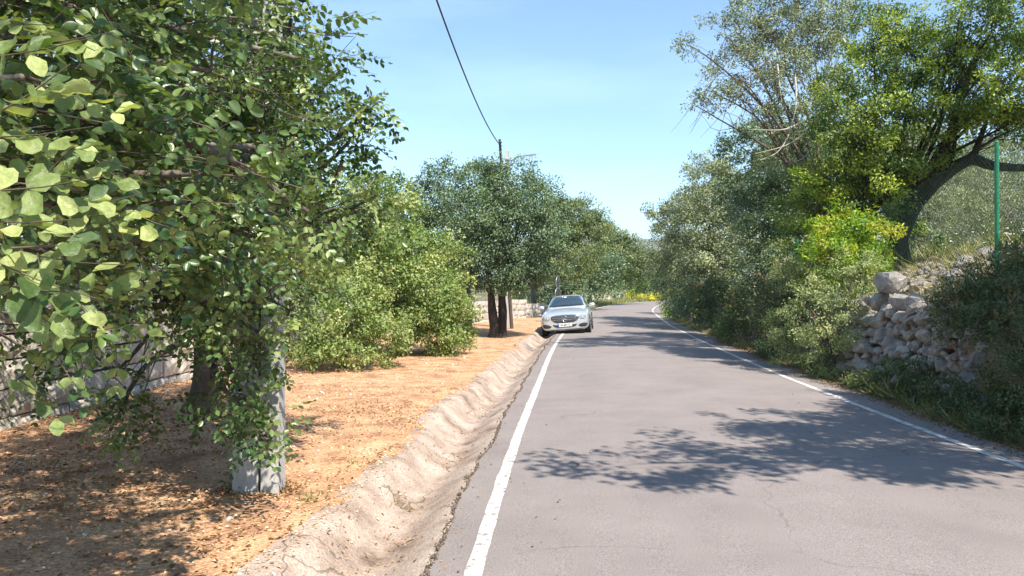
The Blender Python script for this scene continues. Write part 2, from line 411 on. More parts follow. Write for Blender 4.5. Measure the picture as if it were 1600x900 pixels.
def build_ground():
    ys = np.concatenate([np.arange(-16, 45, 0.30), np.arange(45, 100, 1.0), np.arange(100, 300, 8), np.array([300, 340, 400, 500, 700, 1000, 1500, 2200, 2800])])
    tl = np.concatenate([[1800, 900, 400, 200, 100, 60, 40, 30, 24, 20, 16], np.arange(13, 2.0, -0.45), np.arange(2.0, 1.25, -0.12), [0.99, 0.90, 0.6, 0.3, 0.001]])
    tr = np.concatenate([[0.001, 0.12, 0.3, 0.45], np.arange(0.6, 3.0, 0.13), np.arange(3.0, 14, 0.5), [15, 17, 20, 24, 30, 40, 60, 100, 200, 400, 900, 1800]])
    cols = len(tl) + 3 + len(tr)
    V = []
    for y in ys:
        L = float(ledge(y)); Rr = float(redge(y))
        g = float(gutwidth(y))
        xl = np.array([L - (t if t >= 1.25 else t / 0.99 * g) for t in tl])
        xm = L + (Rr - L) * np.array([0.25, 0.5, 0.75])
        xr = Rr + tr
        xs = np.concatenate([xl, xm, xr])
        zs = ground_z(xs, np.full_like(xs, y))
        V.append(np.stack([xs, np.full_like(xs, y), zs], 1))
    V = np.concatenate(V)
    n = len(ys)
    i = np.arange(n - 1)[:, None] * cols; j = np.arange(cols - 1)[None, :]
    f = np.stack([i + j, i + j + 1, i + cols + j + 1, i + cols + j], -1).reshape(-1, 4)
    me = mesh_np('ground', V, f, True)
    me.materials.append(M['mulch']); me.materials.append(M['bank']); me.materials.append(M['ground_far']); me.materials.append(M['crest'])
    c = V[f].mean(1)
    t = ledge(c[:, 1]) - c[:, 0]; r = c[:, 0] - redge(c[:, 1])
    mi = np.where(r > -0.2, 1, 0)
    mi = np.where((c[:, 1] > 48) | (t > 6.6) | (r > 5), 2, mi)
    mi = np.where((r > 1.02 + .15 * vnoise(c[:, 0], c[:, 1], 1.7, 95)) & (r < 2.5 + .3 * vnoise(c[:, 0], c[:, 1], 1.3, 96)) & (c[:, 1] < 20) & (c[:, 1] > 6), 3, mi)
    me.polygons.foreach_set('material_index', mi.astype(np.int32))
    o = link('ground', me)
    tag(o, kind='structure', label='orange bark covered ground beside the road, rising into a scrubby bank on the right')
build_ground()

def strip(name, ys, fa, fb, zf, mat, ncol=2, dz=0.0, smooth=True):
    V = []
    for y in ys:
        a = float(fa(y)); b = float(fb(y))
        xs = np.linspace(a, b, ncol)
        V.append(np.stack([xs, np.full(ncol, y), zf(xs, np.full(ncol, y)) + dz], 1))
    V = np.concatenate(V); n = len(ys)
    i = np.arange(n - 1)[:, None] * ncol; j = np.arange(ncol - 1)[None, :]
    f = np.stack([i + j, i + j + 1, i + ncol + j + 1, i + ncol + j], -1).reshape(-1, 4)
    o = link(name, mesh_np(name, V, f, smooth), mat)
    return o
RY = np.concatenate([np.arange(-15, 40, 0.12), np.arange(40, 104, 0.5)])
road = strip('road', RY, ledge, redge, crown_z, M['asphalt'], 14)
tag(road, kind='structure', label='worn grey asphalt road curving away to the right')
PY = np.concatenate([np.arange(-14, 40, 0.12), np.arange(40, 100, 0.5)])
def lw(d, s): return 0.051 + 0.006 * vnoise(d, 0, 5, s)
for nm, fn, lab in (('road_edge_line', LLINE, 'white edge line along the gutter side of the road'), ('road_edge_line', RLINE, 'white edge line along the scrubby bank side of the road')):
    o = strip(nm, PY, lambda d, fn=fn: fn(d) - lw(d, 20), lambda d, fn=fn: fn(d) + lw(d, 21), crown_z, M['paint'], 3, dz=0.004)
    tag(o, kind='structure', label=lab)

def gutter_z(x, y):
    t = (ledge(y) - x) / gutwidth(y)          # 0 at asphalt, 1 at lip
    depth = 0.165 + 0.02 * vnoise(x, y, 0.5, 31)
    z = -depth * (sstep(0.0, 0.50, t) - 0.0) + depth * sstep(0.52, 0.93, t) + 0.075 * sstep(0.72, 1.0, t)
    lump = 0.010 * vnoise(x, y, 1.8, 33) + 0.006 * vnoise(x, y, 4.5, 34) + 0.0035 * vnoise(x, y, 13, 35)
    lump = lump * sstep(0.03, 0.18, t) * (.45 + .9 * sstep(.45, .75, t))
    # slumped outer shoulder: scallops every metre or so
    sc = (0.026 * vnoise(y, x * 1.5, 0.45, 36) + .016 * vnoise(x * 1.5, y, 1.5, 37)) * sstep(0.5, 0.8, t)
    return rise(y) - 0.012 + z + lump + sc
GY = np.arange(-12, 60, 0.09)
gut = strip('gutter', GY, lambda d: ledge(d) - gutwidth(d) - 0.10, lambda d: ledge(d) + 0.01, gutter_z, M['concrete'], 26)
tag(gut, kind='structure', label='hand laid pale concrete drainage gutter between road and bark ground')
# dirt and weeds in the joint where the asphalt ends
def joint():
    n = 2600
    y = 1.5 + 34 * rng.random(n) ** 1.5
    x = ledge(y) - np.abs(rng.normal(0, 0.022, n)) + 0.006
    z = rise(y) + rng.random(n) * 0.008 - 0.004
    return np.stack([x, y, z], 1)

# ------------------------------------------------------------------ leaf instancing
def leaf_kite(wd=0.42, fold=0.10):
    V = np.array([[0, 0, 0], [-wd / 2, .5, fold], [0, 1, 0], [wd / 2, .5, fold]])
    return V, np.array([[0, 1, 2], [0, 2, 3]])
def leaf_oval(wd=0.62, fold=0.10, droop=-0.12):
    V = np.array([[0, 0, 0], [-wd * .36, .30, fold * .7], [-wd * .5, .68, fold], [0, 1, droop], [wd * .5, .68, fold], [wd * .36, .30, fold * .7], [0, .42, -0.02]])
    return V, np.array([[0, 6, 1], [1, 6, 2], [2, 6, 3], [3, 6, 4], [4, 6, 5], [5, 6, 0]])
def leaf_round(wd=0.80, cup=0.09, notch=0.05):
    """finer carob leaflet for leaves close to the camera: 16 triangles, wavy rim"""
    a = [(-.10, .04), (-.34, .22), (-.48, .48), (-.47, .74), (-.28, .95), (0, 1.0 - notch), (.28, .95), (.47, .74), (.48, .48), (.34, .22), (.10, .04)]
    rim = [[x * wd / .96, y, cup * (abs(x) * 2.1) ** 1.3 + 0.035 * math.sin(7 * y + 5 * x) - .10 * max(0, y - .55) ** 1.0] for x, y in a]
    V = [[0, 0, 0]] + rim + [[0, .30, -.015], [0, .65, -.03]]
    k, m2 = 12, 13
    Fc = [[0, 12, 1], [1, 12, 2], [2, 12, 3], [3, 12, 13], [3, 13, 4], [4, 13, 5], [5, 13, 6], [6, 13, 7], [7, 13, 8], [8, 13, 9], [9, 13, 12], [9, 12, 10], [10, 12, 11], [11, 12, 0]]
    return np.array(V), np.array(Fc)
def blade(wd=0.035, bend=0.28):
    V = np.array([[-wd, 0, 0], [wd, 0, 0], [-wd * .7, bend * .3, .55], [wd * .7, bend * .3, .55], [0, bend, 1.0]])
    return V, np.array([[0, 1, 3], [0, 3, 2], [2, 3, 4]])

def frames(dirs, ups):
    """rotation matrices with local Y along dirs and local Z near ups"""
    Y = dirs / (np.linalg.norm(dirs, axis=1)[:, None] + 1e-9)
    X = np.cross(Y, ups); X /= (np.linalg.norm(X, axis=1)[:, None] + 1e-9)
    Z = np.cross(X, Y)
    return np.stack([X, Y, Z], -1)

def inst(name, tmpl, pos, rot, scale, clump=None, smooth=False):
    tv, tf = tmpl
    n, k = len(pos), len(tv)
    V = np.einsum('nij,kj->nki', rot, tv) * np.asarray(scale).reshape(n, 1, -1) + pos[:, None, :]
    Fc = (tf[None] + (np.arange(n) * k)[:, None, None]).reshape(-1, tf.shape[1])
    at_ = None if clump is None else np.repeat(clump, len(tf))
    return mesh_np(name, V.reshape(-1, 3), Fc, smooth, at_)

def rdir(n):
    v = rng.normal(size=(n, 3))
    return v / np.linalg.norm(v, axis=1)[:, None]

def clumps_in(blobs, per, shell=0.62, flat=0.0):
    """clump centres near the outside of each ellipsoid (c, r) with a ragged surface"""
    C, O, Rd = [], [], []
    for c, r in blobs:
        c = np.asarray(tuple(c)); r = np.asarray(r, float) * np.ones(3)
        n = max(4, int(per * (r[0] * r[1] * r[2]) ** (2 / 3)))
        d = rdir(n)
        if flat: d[:, 2] = np.where(d[:, 2] < -flat, -d[:, 2] * 0.5, d[:, 2])
        f = shell + (1.06 - shell) * rng.random(n) ** 0.6
        f = f * (1 + 0.10 * np.sin(d[:, 0] * 5.1 + c[0] * 3) * np.sin(d[:, 1] * 4.3 + c[1]) + 0.10 * np.sin(d[:, 2] * 6.1 + c[2] * 2))
        C.append(c + d * r * f[:, None]); O.append(d); Rd.append(np.full(n, r.mean()))
    return np.concatenate(C), np.concatenate(O), np.concatenate(Rd)

def foliage(blobs, per, lpc, size, tmpl, clump_r=0.28, shell=0.62, up=0.5, outw=0.5, rnd=0.8, sizevar=0.3, droop=0.25, pairs=False, ztrim=None):
    C, O, Rd = clumps_in(blobs, per, shell)
    if ztrim is not None:
        k = C[:, 2] > ground_z(C[:, 0], C[:, 1]) + ztrim
        C, O, Rd = C[k], O[k], Rd[k]
    n = len(C)
    cl = rng.random(n)
    cr = clump_r * (0.6 + 0.8 * rng.random(n))
    cnt = np.maximum(3, (lpc * (cr / clump_r) ** 2 * (0.6 + 0.8 * rng.random(n)))).astype(int)
    idx = np.repeat(np.arange(n), cnt)
    m = len(idx)
    d = rdir(m)
    rad = rng.random(m) ** 0.45
    off = d * rad[:, None]
    off[:, 2] *= 0.75
    off += O[idx] * 0.25
    P = C[idx] + off * cr[idx][:, None]
    Nn = O[idx] * outw + d * 0.35 + np.array([0, 0, up]) + rdir(m) * rnd
    Dr = rdir(m) + O[idx] * 0.5 + np.array([0, 0, -droop])
    sc = size * (1 - sizevar + 2 * sizevar * rng.random(m))
    return P, frames(Dr, Nn), sc, np.clip(cl[idx] + rng.normal(0, 0.04, m), 0, 1), C, O

def wobble_path(a, b, n=7, amt=0.12, sag=0.0, arch=0.0):
    a = np.array(tuple(a)); b = np.array(tuple(b))
    L = np.linalg.norm(b - a)
    t = np.linspace(0, 1, n)[:, None]
    P = a + (b - a) * t
    k = np.sin(t * math.pi)
    w1 = rng.normal(size=(1, 3)); w2 = rng.normal(size=(1, 3))
    P = P + (w1 * k + w2 * np.sin(2 * math.pi * t) * 0.6) * amt * L * 0.6
    P[:, 2] += (arch * k[:, 0]) * L - sag * k[:, 0] * L
    return P

def tree(name, label, cat, base, blobs, mat, per=22, lpc=42, size=0.09, tmpl=None, trunk_r=0.16, fork=None, stems=1, group=None, clump_r=0.28,
         shell=0.6, barkmat=None, twig_n=10, twig_r=0.012, up=0.55, droop=0.25, ztrim=None, rnd=0.62, outw=0.6, limb_share=1.0, dens=2.1, grow=1.28, limb_r=0.42):
    """a tree (or shrub) as an Empty at its foot: trunk, one limb per crown lobe, twigs, crown"""
    tmpl = tmpl or leaf_kite(.52, .10)
    lpc = lpc * dens; size = size * grow; clump_r = clump_r * 1.35
    base = Vector(base)
    base.z = float(ground_z(base.x, base.y)) - 0.03
    root = empty(name, base)
    tag(root, label, cat, group)
    B = np.array(tuple(base))
    def local(me):
        return me
    bark = barkmat or M['bark']
    cz = np.array([c[2] for c, r in blobs]).mean()
    fork_h = fork if fork is not None else max(0.25, (min(c[2] - np.max(r) * .6 for c, r in blobs) - B[2]))
    forks = []
    for sidx in range(stems):
        off = np.array([0.0, 0, 0])
        if stems > 1:
            a = sidx / stems * 2 * math.pi + 0.6
            off = np.array([math.cos(a), math.sin(a) * 0.6, 0]) * trunk_r * 0.85
        top = off * 1.35 + np.array([rng.normal(0, .05), rng.normal(0, .05), fork_h])
        n = 9
        t = np.linspace(0, 1, n)
        P = off[None] + (top - off)[None] * t[:, None] + np.stack([np.sin(t * 4 + sidx) * 0.05, np.cos(t * 3.3) * 0.04 - .04, 0 * t], 1) * fork_h * 0.5
        rr = trunk_r * (1.0 - 0.28 * t + 0.55 * np.exp(-t * fork_h / 0.16))
        T = Tubes(); T.add(P, rr, 12)
        me = T.mesh('trunk')
        # gnarl
        co = np.empty(len(me.vertices) * 3, np.float32); me.vertices.foreach_get('co', co); co = co.reshape(-1, 3)
        ax = np.array([np.interp(co[:, 2], P[:, 2], P[:, k]) for k in (0, 1)]).T
        g = 1 + 0.16 * vnoise(np.arctan2(co[:, 1] - ax[:, 1], co[:, 0] - ax[:, 0]) * 2.2, co[:, 2] * 1.2 / max(trunk_r, .05) * .3, 1.0, sidx + 3)
        co[:, :2] = ax + (co[:, :2] - ax) * g[:, None]
        me.vertices.foreach_set('co', co.ravel()); me.update()
        link('trunk', me, bark, root)
        forks.append(P[-1])
    P, Rm, sc, cl, C, O = foliage(blobs, per, lpc, size, tmpl, clump_r, shell, up=up, droop=droop, ztrim=ztrim, rnd=rnd, outw=outw)
    TW = Tubes()
    first = 0
    for k, (c, r) in enumerate(blobs):
        c = np.array(tuple(c)) - B
        r = np.asarray(r, float) * np.ones(3)
        n_ = max(4, int(per * (r[0] * r[1] * r[2]) ** (2 / 3)))
        st = forks[int(np.argmin([np.linalg.norm((c - f)[:2]) for f in forks]))]
        path = wobble_path(st, c, 8, 0.07, arch=0.05)
        path[0] = st
        r0 = trunk_r * limb_r; r1 = max(twig_r * 1.2, trunk_r * 0.07)
        T = Tubes(); T.add(path, np.linspace(r0, r1, 8), 8)
        if k < 12 * limb_share:
            link('limb', T.mesh('limb'), bark, root)
        Ck = C - B
        dist = np.linalg.norm((Ck - c) / r, axis=1)
        cand = np.where(dist < 1.35)[0]
        if len(cand) == 0: continue
        for j in rng.choice(cand, min(len(cand), twig_n), replace=False):
            s = path[rng.integers(4, 8)]
            pp = wobble_path(s, Ck[j], 5, 0.10)
            TW.add(pp, np.linspace(max(twig_r * .9, r1 * .5), twig_r * 0.3, 5), 4)
    if TW.n:
        o = link('twigs', TW.mesh('twigs'), bark if barkmat is None else barkmat, root); o['kind'] = 'stuff'
    me = inst('crown', tmpl, P - B, Rm, sc, cl)
    o = link('crown', me, mat, root)
    o['kind'] = 'stuff'
    return root, B, C, O

PUSH = 1.12
def push(bl, k=PUSH):
    e = Vector((0, 0, EYE))
    return [((Vector(c) - e) * k + e, np.asarray(r, float) * np.ones(3) * k) for c, r in bl]

def blob(px, py, d, r, rd=None, rz=None):
    """crown lobe seen at (px,py), d metres away, radius r metres"""
    return (at(px, py, d), (r, rd if rd is not None else r, rz if rz is not None else r))

# ------------------------------------------------------------------ stone walls
def block_mesh(seed):
    """rough hewn unit block: bumpy front (-Y), 34 faces or so"""
    rr = random.Random(seed)
    bm = bmesh.new()
    nx, nz = 4, 3
    g = []
    for j in range(nz + 1):
        row = []
        for i in range(nx + 1):
            x = -0.5 + i / nx; z = -0.5 + j / nz
            edge = i in (0, nx) or j in (0, nz)
            y = -0.5 + (rr.uniform(.05, .09) if edge else rr.uniform(-0.05, 0.04))
            if edge:
                x *= rr.uniform(0.95, 0.995); z *= rr.uniform(0.92, 0.99)
            else:
                x += rr.uniform(-.04, .04); z += rr.uniform(-.05, .05)
            row.append(bm.verts.new((x, y, z)))
        g.append(row)
    for j in range(nz):
        for i in range(nx):
            bm.faces.new((g[j][i], g[j][i + 1], g[j + 1][i + 1], g[j + 1][i]))
    rim = [g[0][i] for i in range(nx + 1)] + [g[j][nx] for j in range(1, nz + 1)] + [g[nz][i] for i in range(nx - 1, -1, -1)] + [g[j][0] for j in range(nz - 1, 0, -1)]
    back = [bm.verts.new((v.co.x * 0.98, 0.5, v.co.z * 0.98)) for v in rim]
    for k in range(len(rim)):
        k2 = (k + 1) % len(rim)
        bm.faces.new((rim[k2], rim[k], back[k], back[k2]))
    return bm_mesh('stone', bm)

def rock_mesh(seed, flat=0.75, n=30):
    rr = np.random.default_rng(seed)
    d = rr.normal(size=(n, 3)); d /= np.linalg.norm(d, axis=1)[:, None]
    d *= (0.42 + 0.10 * rr.random((n, 1)))
    d = np.clip(d, -0.40, 0.40)
    bm = bmesh.new()
    for p in d: bm.verts.new((p[0], p[1], p[2] * flat))
    r = bmesh.ops.convex_hull(bm, input=bm.verts)
    bmesh.ops.delete(bm, geom=[g for g in r['geom_interior'] if isinstance(g, bmesh.types.BMVert)], context='VERTS')
    return bm_mesh('stone', bm)

def path_sampler(pts):
    P = np.array(pts, float)
    t = np.linspace(0, len(P) - 1, 400)
    Q = np.stack([np.interp(t, range(len(P)), P[:, k]) for k in range(P.shape[1])], 1)
    k = np.ones(31) / 31
    Qs = np.stack([np.convolve(np.pad(Q[:, i], 15, mode='reflect', reflect_type='odd'), k, 'valid') for i in range(Q.shape[1])], 1)
    s = np.concatenate([[0], np.cumsum(np.linalg.norm(np.diff(Qs[:, :2], axis=0), axis=1))])
    return s[-1], lambda u: np.array([np.interp(u, s, Qs[:, i]) for i in range(Qs.shape[1])])

def left_wall():
    # x, y, wall height
    L, f = path_sampler([(-5.75, 3.2, 1.38), (-5.45, 8.2, 1.38), (-5.40, 10, 1.36), (-5.55, 13.5, 1.34), (-5.5, 20, 1.3), (-4.4, 27, 1.25), (-2.4, 34, 1.2), (-.2, 40, 1.15), (1.3, 44, .8), (2.4, 47.5, .5)])
    root = empty('stone_wall', (-5.5, 10, 0))
    tag(root, 'pale limestone block garden wall running behind the carob trees on the left', 'wall')
    meshes = [block_mesh(100 + i) for i in range(9)]
    for m_ in meshes: m_.materials.append(M['wallstone'])
    courses = [0.17, 0.31, 0.30, 0.27, 0.29]
    z0 = 0
    for ci, ch in enumerate(courses):
        u = -0.2 * ci
        while u < L - 0.3:
            ln = random.uniform(0.48, 0.98) if ch > 0.2 else random.uniform(0.3, 0.6)
            p = f(max(0, u + ln / 2)); q = f(min(L, u + ln / 2 + 0.1)); pr = f(max(0, u + ln / 2 - 0.1))
            top = p[2]
            if z0 + ch * 0.6 > top: u += ln; continue
            a = math.atan2(q[1] - pr[1], q[0] - pr[0])
            o = link('stone', random.choice(meshes), None, root)
            g = float(ground_z(p[0] + 0.35, p[1])) - 0.05
            o.location = (p[0] + 5.5 + random.uniform(-.02, .02), p[1] - 10, g + z0 + ch / 2)
            o.scale = (ln - 0.012, random.uniform(0.30, 0.36), ch - 0.010)
            o.rotation_euler = (random.uniform(-.02, .02), random.uniform(-.012, .012), a + random.uniform(-.02, .02))
            u += ln
        z0 += ch
    # core behind the faces
    us = np.linspace(0, L, 90); V = []
    for u in us:
        p = f(u); q = f(min(L, u + .1)); pr = f(max(0, u - .1))
        t = np.array([q[0] - pr[0], q[1] - pr[1]]); t /= np.linalg.norm(t); nrm = np.array([-t[1], t[0]])   # away from the road
        z = float(ground_z(p[0] + .35, p[1])) - .3
        for off, zz in ((0.02, z), (0.02, z + .22 + p[2]), (0.36, z + .24 + p[2]), (0.36, z)):
            V.append((p[0] + nrm[0] * off + 5.5, p[1] + nrm[1] * off - 10, zz))
    V = np.array(V); n = len(us)
    i = np.arange(n - 1)[:, None] * 4; j = np.arange(4)[None]; j2 = (j + 1) % 4
    Fc = np.stack([i + j, i + 4 + j, i + 4 + j2, i + j2], -1).reshape(-1, 4)
    link('wall_core', mesh_np('wall_core', V, Fc), M['backing'], root)
left_wall()

ROCKS = [rock_mesh(i, 0.6 + 0.06 * (i % 6), 20 + 2 * (i % 8)) for i in range(16)]
for m_ in ROCKS: m_.materials.append(M['rubble'])
def right_wall():
    root = empty('dry_stone_wall', (6.3, 11, 0.1))
    tag(root, 'tumbledown dry stone rubble wall holding the bank below the green fence post', 'wall')
    n = 0
    B = Vector((6.3, 11, .1))
    for lay in range(9):
        y = 9.7 + random.random() * .2
        while y < 14.6:
            s = random.choice([random.uniform(.14, .22), random.uniform(0.2, 0.34)])
            z = 0.12 + lay * 0.155 + random.uniform(-.06, .06)
            x = float(redge(y)) + 0.64 + 0.025 * lay + random.uniform(-.05, .05) + 0.10 * float(vnoise(y, lay, 1.1, 50))
            o = link('stone', random.choice(ROCKS), None, root)
            o.location = Vector((x, y, z + random.uniform(-.02, .02))) - B
            o.scale = (s * 1.3, s * 1.35, s * random.uniform(0.95, 1.25)); o.rotation_euler = (random.uniform(-.8, .8), random.uniform(-.8, .8), random.uniform(0, 6.3))
            n += 1
            y += s * random.uniform(0.9, 1.15)
    while n < 292:
        y = random.uniform(8.8, 15.0)
        r = random.uniform(0.9, 2.7)
        x = float(redge(y)) + r
        s = random.choice([random.uniform(.10, .2), random.uniform(.16, .42)])
        o = link('stone', random.choice(ROCKS), None, root)
        o.location = Vector((x, y, float(ground_z(x, y)) + s * .12)) - B
        o.scale = (s * 1.3, s * 1.2, s); o.rotation_euler = (random.uniform(-.5, .5), random.uniform(-.5, .5), random.uniform(0, 6.3))
        n += 1
    # smaller rubble past the first 300 stones
    k = 520
    y = 8.6 + 6.6 * rng.random(k); r = .85 + 1.9 * rng.random(k); x = redge(y) + r
    rk = ROCKS[3]; tv = np.array([v.co for v in rk.vertices]); tf = []
    for p_ in rk.polygons:
        vs = list(p_.vertices)
        for q in range(1, len(vs) - 1): tf.append([vs[0], vs[q], vs[q + 1]])
    d1 = rng.normal(size=(k, 3)); d2 = rng.normal(size=(k, 3))
    P = np.stack([x, y, ground_z(x, y) + .01], 1) - np.array(tuple(B))
    o = link('small_rubble', inst('small_rubble', (tv, np.array(tf)), P, frames(d1, d2), .05 + .15 * rng.random(k) ** 2), M['rubble'], root)
    o['kind'] = 'stuff'
right_wall()
def boulder(px, py, d, s, label, seed, sq=(1.35, 1.0, .9)):
    p = at(px, py, d)
    o = link('boulder', rock_mesh(seed, .8, 26), M['rubble'])
    o.location = (p.x, p.y, max(p.z, float(ground_z(p.x, p.y)) + s * .15)); o.scale = (s * sq[0], s * sq[1], s * sq[2]); o.rotation_euler = (.15, .1, seed)
    tag(o, label, 'boulder')
boulder(1388, 442, 13.0, 0.62, 'largest sunlit pale boulder on the rubble wall beside the yellow green bush', 77)
boulder(1490, 432, 11.8, 0.30, 'upright pale rock on the rubble crest left of the green fence post', 81, (1, 1, 1.3))
boulder(1592, 440, 9.6, 0.34, 'rounded grey rock at the right frame edge above the dark scrub', 83)

# ------------------------------------------------------------------ fence on the bank
def fence():
    A = at(1558, 405, 11.0); top = at(1558, 222, 11.0)
    root = empty('chain_link_fence', (A.x, A.y, A.z))
    tag(root, 'green chain link fence with one slim post standing on the rubble bank', 'fence')
    posts = [Vector((6.5, 6.0, 0)), Vector((A.x, A.y, 0)), Vector((6.95, 15.2, 0)), Vector((7.8, 21.0, 0))]
    H = top.z - A.z
    zs = [float(ground_z(p.x, p.y)) for p in posts]; zs[1] = A.z
    for p, z in zip(posts, zs):
        T = Tubes(); T.add([(p.x - A.x, p.y - A.y, z - .25 - A.z), (p.x - A.x, p.y - A.y, z + H - A.z)], .030, 10)
        o = link('post', T.mesh('post'), M['greenpost'], root)
        bm = bmesh.new(); bmesh.ops.create_uvsphere(bm, u_segments=10, v_segments=5, radius=.034, matrix=Matrix.Translation((p.x - A.x, p.y - A.y, z + H - A.z)) @ Matrix.Diagonal((1, 1, .5, 1)))
        link('post_cap', bm_mesh('post_cap', bm, True), M['greenpost'], o)
    for k in range(3):
        p, q = posts[k], posts[k + 1]
        L = (q - p).length; sp = 0.075; hh = H - 0.06
        T = Tubes()
        def pt(u, v):
            f = u / L
            s = p.lerp(q, f); z = zs[k] * (1 - f) + zs[k + 1] * f
            return (s.x - A.x + .03, s.y - A.y, z + .04 + v - A.z + .02 * math.sin(u * 1.3))
        n = int((L + hh) / sp)
        for i in range(n):
            u0 = i * sp - hh
            a, b = max(0, -u0), min(hh, L - u0)
            if b > a + .02:
                T.add([pt(u0 + a, a), pt(u0 + b, b)], .002, 3)
                T.add([pt(u0 + a, hh - a), pt(u0 + b, hh - b)], .002, 3)
        for v in (0.0, hh * .5, hh):
            T.add([pt(u, v) for u in np.linspace(0, L, 8)], .0024, 4)
        o = link('wire_mesh', T.mesh('wire_mesh', False), M['wire'], root)
        o['kind'] = 'stuff'
fence()

# ------------------------------------------------------------------ poles, cable, lamp, signs
def near_pole():
    y = 6.0
    root = empty('concrete_utility_pole', (-1.98, y, 0))
    tag(root, 'weathered grey concrete utility pole with two flat legs standing in the bark under the carob', 'utility pole')
    H = 8.3; gz = float(ground_z(-1.98, y))
    def leg(x0, x1, xt0, xt1, yo):
        bm = bmesh.new(); n = 10; prev = None
        for i in range(n + 1):
            t = i / n; z = gz - .1 + t * H
            a = x0 + (xt0 - x0) * t + 1.98; b = x1 + (xt1 - x1) * t + 1.98; dy = .085 - .02 * t
            ring = [bm.verts.new(v) for v in ((a, yo - dy, z), (b, yo - dy, z), (b, yo + dy, z), (a, yo + dy, z))]
            if prev:
                for k in range(4): bm.faces.new((prev[k], prev[(k + 1) % 4], ring[(k + 1) % 4], ring[k]))
            else: bm.faces.new(ring)
            prev = ring
        bm.faces.new(prev)
        bmesh.ops.bevel(bm, geom=[e for e in bm.edges if abs(e.verts[0].co.z - e.verts[1].co.z) > .3 and e.calc_face_angle(0) > .8], offset=.012, segments=2, affect='EDGES')
        link('leg', bm_mesh('leg', bm), M['polecon'], root)
    leg(-2.155, -1.955, -2.06, -1.93, 0)
    leg(-1.925, -1.785, -1.905, -1.80, -.03)
    bm = bmesh.new(); box_bm(bm, 0, 0, 0, .10, .10, .20)
    me = bm_mesh('cross_web', bm)
    for z in np.arange(1.75, 8, .8):
        link('cross_web', me, M['polecon'], root).location = (.04, 0, float(z))
    T = Tubes(); T.add([(.03, -.02, 7.9), (.03, -.13, 7.9), (.03, -.13, 8.05)], .012, 6)
    link('cable_hook', T.mesh('cable_hook'), M['galv'], root)
near_pole()

def far_pole():
    root = empty('concrete_utility_pole', (-.1, 32, 0))
    tag(root, 'pale tapered concrete pole carrying the cable behind the dark round carob', 'utility pole')
    gz = float(ground_z(-.1, 32))
    bm = bmesh.new(); prev = None
    for i in range(9):
        t = i / 8; z = gz - .1 + t * 7.45; x = -.1 * t; r = .15 - .055 * t
        ring = [bm.verts.new(v) for v in ((x - r, -r, z), (x + r, -r, z), (x + r, r, z), (x - r, r, z))]
        if prev:
            for k in range(4): bm.faces.new((prev[k], prev[(k + 1) % 4], ring[(k + 1) % 4], ring[k]))
        prev = ring
    bm.faces.new(prev)
    link('shaft', bm_mesh('shaft', bm), M['polecon'], root)
    bm = bmesh.new(); box_bm(bm, -.12, -.13, 7.1, .30, .05, .06)
    link('bracket', bm_mesh('bracket', bm), M['galv'], root)
    r2 = empty('leaning_post', (0.0, 31.0, 0))
    tag(r2, 'thin dark wooden pole beside the pale concrete pole behind the twin trunk', 'pole')
    T = Tubes(); T.add([(0, 0, gz - .1), (-.25, .05, 3.5), (-.50, .05, 7.75)], [.075, .065, .05], 10)
    link('shaft', T.mesh('shaft'), M['darkwood'], r2)
    T = Tubes()
    for k in range(5):
        T.add([(-.50, .0, 7.0 + k * .14), (-.42, -.05, 7.05 + k * .14)], .03, 6)
    link('insulator', T.mesh('insulator'), M['cable'], r2)
    # street lamp on its bracket arm
    r3 = empty('street_lamp', (-.12, 31.8, 6.9))
    tag(r3, 'small street lamp on a curved arm reaching over the road from the far pole', 'street lamp')
    T = Tubes(); T.add([(0, 0, -.15), (.12, -.02, .12), (.35, -.05, .27), (.68, -.08, .32)], .024, 8)
    link('arm', T.mesh('arm'), M['galv'], r3)
    bm = bmesh.new(); box_bm(bm, .90, -.08, .345, .48, .15, .075, Matrix.Rotation(R(-6), 4, 'Y'))
    bmesh.ops.bevel(bm, geom=bm.edges[:], offset=.025, segments=2, affect='EDGES')
    hd = link('lamp_head', bm_mesh('lamp_head', bm), M['galv'], r3)
    bm = bmesh.new(); box_bm(bm, .93, -.08, .300, .30, .10, .02, Matrix.Rotation(R(-6), 4, 'Y'))
    link('lens', bm_mesh('lens', bm), M['lampglass'], hd)
far_pole()

def cable():
    a = Vector((-1.95, 5.87, 8.05)); b = Vector((-.52, 31.0, 7.55)); c = Vector((.6, 58, 7.4))
    T = Tubes()
    for p, q, s in ((a, b, .75), (b, c, .8), (Vector((-2.8, -22, 8.1)), a, .8)):
        pts = [p.lerp(q, t) - Vector((0, 0, 4 * s * t * (1 - t))) for t in np.linspace(0, 1, 40)]
        T.add(pts, .019, 6)
    o = link('overhead_cable', T.mesh('overhead_cable'), M['cable'])
    tag(o, 'single black overhead cable sagging across the sky towards the far pole', 'cable')
cable()

